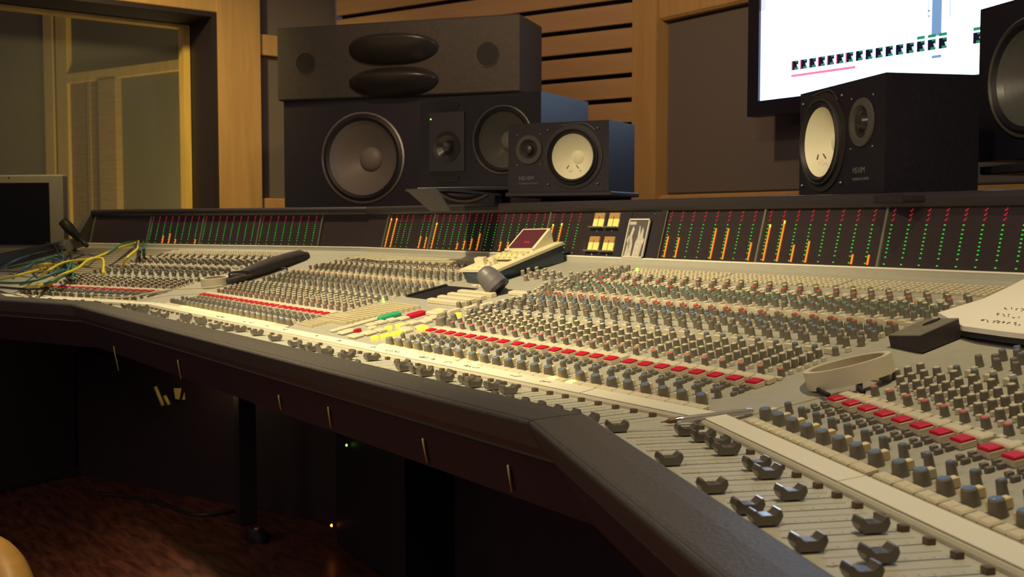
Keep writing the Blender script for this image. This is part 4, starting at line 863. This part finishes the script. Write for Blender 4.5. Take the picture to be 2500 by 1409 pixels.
# patch cables at the left end
YC = mat('yellow_cable', (.62, .50, .03), .45); BC = mat('blue_cable', (.03, .10, .16), .45); GC = mat('green_cable', (.03, .13, .07), .45); KC = mat('black_cable', (.015, .015, .02), .5); PC = mat('purple_cable', (.09, .06, .13), .5)
cabs = [('yellow', YC, [(-20, 686), (30, 676), (60, 668), (110, 655)]), ('yellow', YC, [(95, 678), (120, 660), (160, 640), (230, 630), (290, 605), (330, 594)]), ('yellow', YC, [(100, 700), (150, 672), (190, 655), (215, 636), (250, 632), (252, 662)]),
        ('yellow', YC, [(110, 700), (140, 682), (175, 660)]), ('yellow', YC, [(338, 588), (335, 608), (312, 628), (300, 648)]), ('yellow', YC, [(60, 702), (95, 697), (120, 690)]), ('yellow', YC, [(80, 652), (110, 645), (140, 647)]),
        ('blue', BC, [(-20, 668), (30, 640), (80, 622), (140, 612)]), ('blue', BC, [(30, 680), (70, 650), (110, 630), (150, 640), (160, 662)]), ('blue', BC, [(335, 588), (342, 610), (340, 625)]), ('blue', BC, [(148, 600), (155, 630), (165, 655)]),
        ('green', GC, [(-10, 690), (60, 690), (120, 672), (170, 640)]), ('green', GC, [(20, 655), (90, 640), (150, 625), (170, 670)]), ('green', GC, [(60, 702), (120, 690), (160, 668), (175, 640), (178, 680)]), ('green', GC, [(330, 590), (300, 596), (260, 620), (200, 640)]), ('green', GC, [(350, 590), (352, 605), (352, 618)]),
        ('black', KC, [(-20, 660), (60, 628), (130, 612), (180, 610)]), ('black', KC, [(110, 592), (135, 605), (150, 640), (172, 620), (172, 680)]), ('purple', PC, [(180, 632), (210, 621), (232, 626)]), ('black', KC, [(-20, 700), (60, 706), (110, 704)]), ('blue', BC, [(50, 695), (100, 680), (160, 660), (180, 670)])]
lbl = {}
where = {0: 'at far left edge', 1: 'reaching up to the meter ledge', 2: 'looping over the patchbay rows', 3: 'short, rising diagonally', 4: 'hanging from the meter ledge over jack rows', 5: 'lying low by the front edge', 6: 'small arch under the monitor',
         7: 'sweeping from left edge below the monitor', 8: 'arched in the middle of the tangle', 9: 'dangling short from the meter ledge', 10: 'dropping from the monitor corner', 11: 'running along the bottom of tangle', 12: 'arched just below the monitor', 13: 'looped at right side of tangle', 14: 'leading to the meter ledge', 15: 'shortest one at the meter ledge', 16: 'thick along the black console edge', 17: 'tangled upright near monitor corner', 18: 'thin arc on the jack rows', 19: 'on the front left corner', 20: 'crossing low through the tangle'}
for k, (cn, m, pts) in enumerate(cabs):
    n = len(pts); P = []
    for j, (x, yv) in enumerate(pts):
        hgt = .02 if j in (0, n-1) else .055
        P.append(onpan(x, yv+ (0), hgt, 'L')[2])
    b = MB(); b.tube(smoothpath(P, 6), .0048 if cn != 'purple' else .003, m, 6); o = empty('patch_cable', f'{cn} patch cable {where[k]}', 'cable', group='patch cables on the left wing'); b.build('cord', o)
    b = MB(); q = P[-1]; d_ = (P[-1]-P[-2]).normalized(); b.tube([q-d_*.004, q+d_*.022], .0062, m, 8); b.build('plug', o)
# ------------------------------------------------------------------ computer monitor at left, small lamp behind
lm = frame_from(80, at(-110, 650, 4.9)); e = empty('computer_monitor', 'silver-framed computer monitor with black screen at left edge', 'monitor', M=lm)
xr_, ztp = fpos(lm, 152, 426); _, zb_s = fpos(lm, 100, 598); xsr, zsr = fpos(lm, 119, 446)
b = MB(); b.box((xr_/2, .02, ztp/2), (xr_, .035, ztp), SILVER, bev=.006); b.build('housing', e)
b = MB(); b.box((xsr/2+.015, .0, (zsr+zb_s)/2), (xsr-.03, .004, zsr-zb_s), SCRBLK); b.build('screen', e)
b = MB(); x_, z_ = fpos(lm, 21, 425.5+8); b.lathe([(.004, 0), (.003, .002)], SLOT, 10, M=Matrix.Translation((x_, .003, z_)) @ FX); b.build('webcam', e)
b = MB(); b.box((xr_/2, .06, -.06), (.16, .10, .13), SILVER, bev=.01); b.build('stand', e)
dtop = lm.translation.z-.125
dk = empty('side_table', 'dark side table behind left console end under the monitor', 'table', M=Matrix.Translation((lm.translation.x, lm.translation.y, 0)) @ Matrix.Rotation(.3, 4, 'Z'))
b = MB(); b.box((-.05, .1, dtop-.015), (.5, .5, .03), DARK, bev=.004); b.build('tabletop', dk)
for sx in (-.26, .16):
    for sy in (-.1, .3): b = MB(); b.box((sx, sy, (dtop-.03)/2), (.04, .04, dtop-.03), DARK); b.build('leg', dk)
hp = empty('desk_lamp', 'small dark articulated lamp with shiny shade beside the monitor', 'lamp')
b = MB(); b.tube([at(153, 540, 4.6), at(168, 556, 4.6), at(196, 586, 4.6)], [.020, .022, .012], mat('lamp_dark', (.02, .022, .018), .5), 10); b.build('arm', hp)
b = MB(); M = Matrix.Translation(at(160, 596, 4.5)); b.lathe([(.026, -.03), (.028, -.005), (.023, .010), (.014, .018), (.003, .021)], mat('lamp_grey', (.30, .29, .2), .2, metal=.6), 20, M=M); b.build('shade', hp)
b = MB(); b.tube([at(188, 576, 4.55), at(212, 600, 4.5)], .009, MT['lamp_dark'], 8); b.build('joint', hp)
# ------------------------------------------------------------------ under the desk
def onfloor(px, py, h=0): r = ray(px, py); return CAM+r*((h-CAM.z)/r.z)
p = onfloor(796, 1345)
uc = empty('computer_tower', 'dark box on the floor under console with orange and green lights', 'computer', M=Matrix.Translation((p.x, p.y, 0)) @ Matrix.Rotation(-.05, 4, 'Z'))
b = MB(); b.box((.27, .28, .27), (.50, .5, .52), SPKBLK, bev=.01); b.build('case', uc)
ol = mat('orange_led', (.5, .1, .02), .4, emit=7, ecol=(1, .20, .03)); pl_ = at(810, 1283, (p-CAM).dot(FW)+.02)
b = MB(); b.lathe([(.0055, 0), (.003, .004)], ol, 10, M=Matrix.Translation(pl_) @ FX); o = b.build('power_light', None); 
o.parent = uc; o.matrix_parent_inverse = uc.matrix_world.inverted()
pg = CAM+ray(847, 1087)*((p.y+.012-CAM.y)/ray(847, 1087).y); b = MB(); b.lathe([(.0045, 0), (.003, .004)], GLED, 8, M=Matrix.Translation(pg) @ FX); o = b.build('status_light'); o.parent = uc; o.matrix_parent_inverse = uc.matrix_world.inverted()
p = onfloor(628, 1318); ft = empty('foot_pedal', 'small black pedal on the brown floor in front of console leg', 'pedal', (p.x, p.y, 0))
b = MB(); b.lathe([(.06, 0), (.06, .018), (.045, .032), (.02, .036)], SPKBLK, 20, M=Matrix.Scale(.6, 4, (0, 1, 0))); b.build('body', ft); b = MB(); b.lathe([(.012, .034), (.010, .042)], RINGM, 12); b.build('stud', ft)
# cable on floor
b = MB(); P = [onfloor(x, y, .005) for x, y in ((240, 1205), (320, 1214), (400, 1232), (470, 1256), (540, 1254), (580, 1245))]; b.tube(smoothpath(P), .007, KC, 6); tag(b.build('cable'), 'black cable lying on the brown floor under left console', 'cable')
# lit papers seen in the gap beneath the desk
wm_ = mat('pale_file', (.75, .62, .20), .6)
fb_ = empty('file_stack', 'pale upright folders glimpsed in gap under the left console', 'folders')
for quad in ([(424, 948), (443, 948), (438, 976), (428, 974)], [(452, 951), (461, 951), (464, 975), (445, 976)], [(466, 952), (479, 953), (487, 974), (470, 975)]):
    b = MB(); P = [at(x, y, 4.3) for x, y in quad]; d_ = ray(450, 960)*.012; b.hexa([tuple(p) for p in (P[3], P[2], P[2]+d_, P[3]+d_, P[0], P[1], P[1]+d_, P[0]+d_)], wm_); b.build('folder', fb_)
for a_, c_ in (((379, 944), (398, 990)), ((402, 966), (413, 988))):
    b = MB(); b.tube([at(*a_, 4.25), at(*c_, 4.25)], .007, wm_, 6); b.build('folder_spine', fb_)
light('under_lamp', 'POINT', at(440, 930, 4.0), (0, 0, 0), .35, (1, .8, .3), .03)
# chair arm in the corner
ca = empty('wooden_chair', 'light wooden chair arm cropped in the lower left corner', 'chair', M=Matrix.Translation((0, 0, 0)))
p0 = at(-40, 1285, 1.7); p1 = at(30, 1345, 1.62); p2 = at(60, 1400, 1.58); p3 = at(90, 1490, 1.55)
b = MB(); P = smoothpath([at(-90, 1330, 1.7), at(-10, 1365, 1.64), at(28, 1425, 1.60), at(50, 1520, 1.56)], 5); b.tube(P, .030, wood('chair_wood', (.50, .27, .06), (.42, .22, .05)), 14); b.build('armrest', ca)
e1 = P[-1]; b = MB(); b.tube([P[2]-Vector((0, 0, .02)), Vector((P[2].x, P[2].y, .01))], .018, WOODY, 10); b.build('leg', ca); b = MB(); b.tube([P[-1]-Vector((0, 0, .0)), Vector((P[-1].x, P[-1].y, .01))], .018, WOODY, 10); b.build('leg', ca)
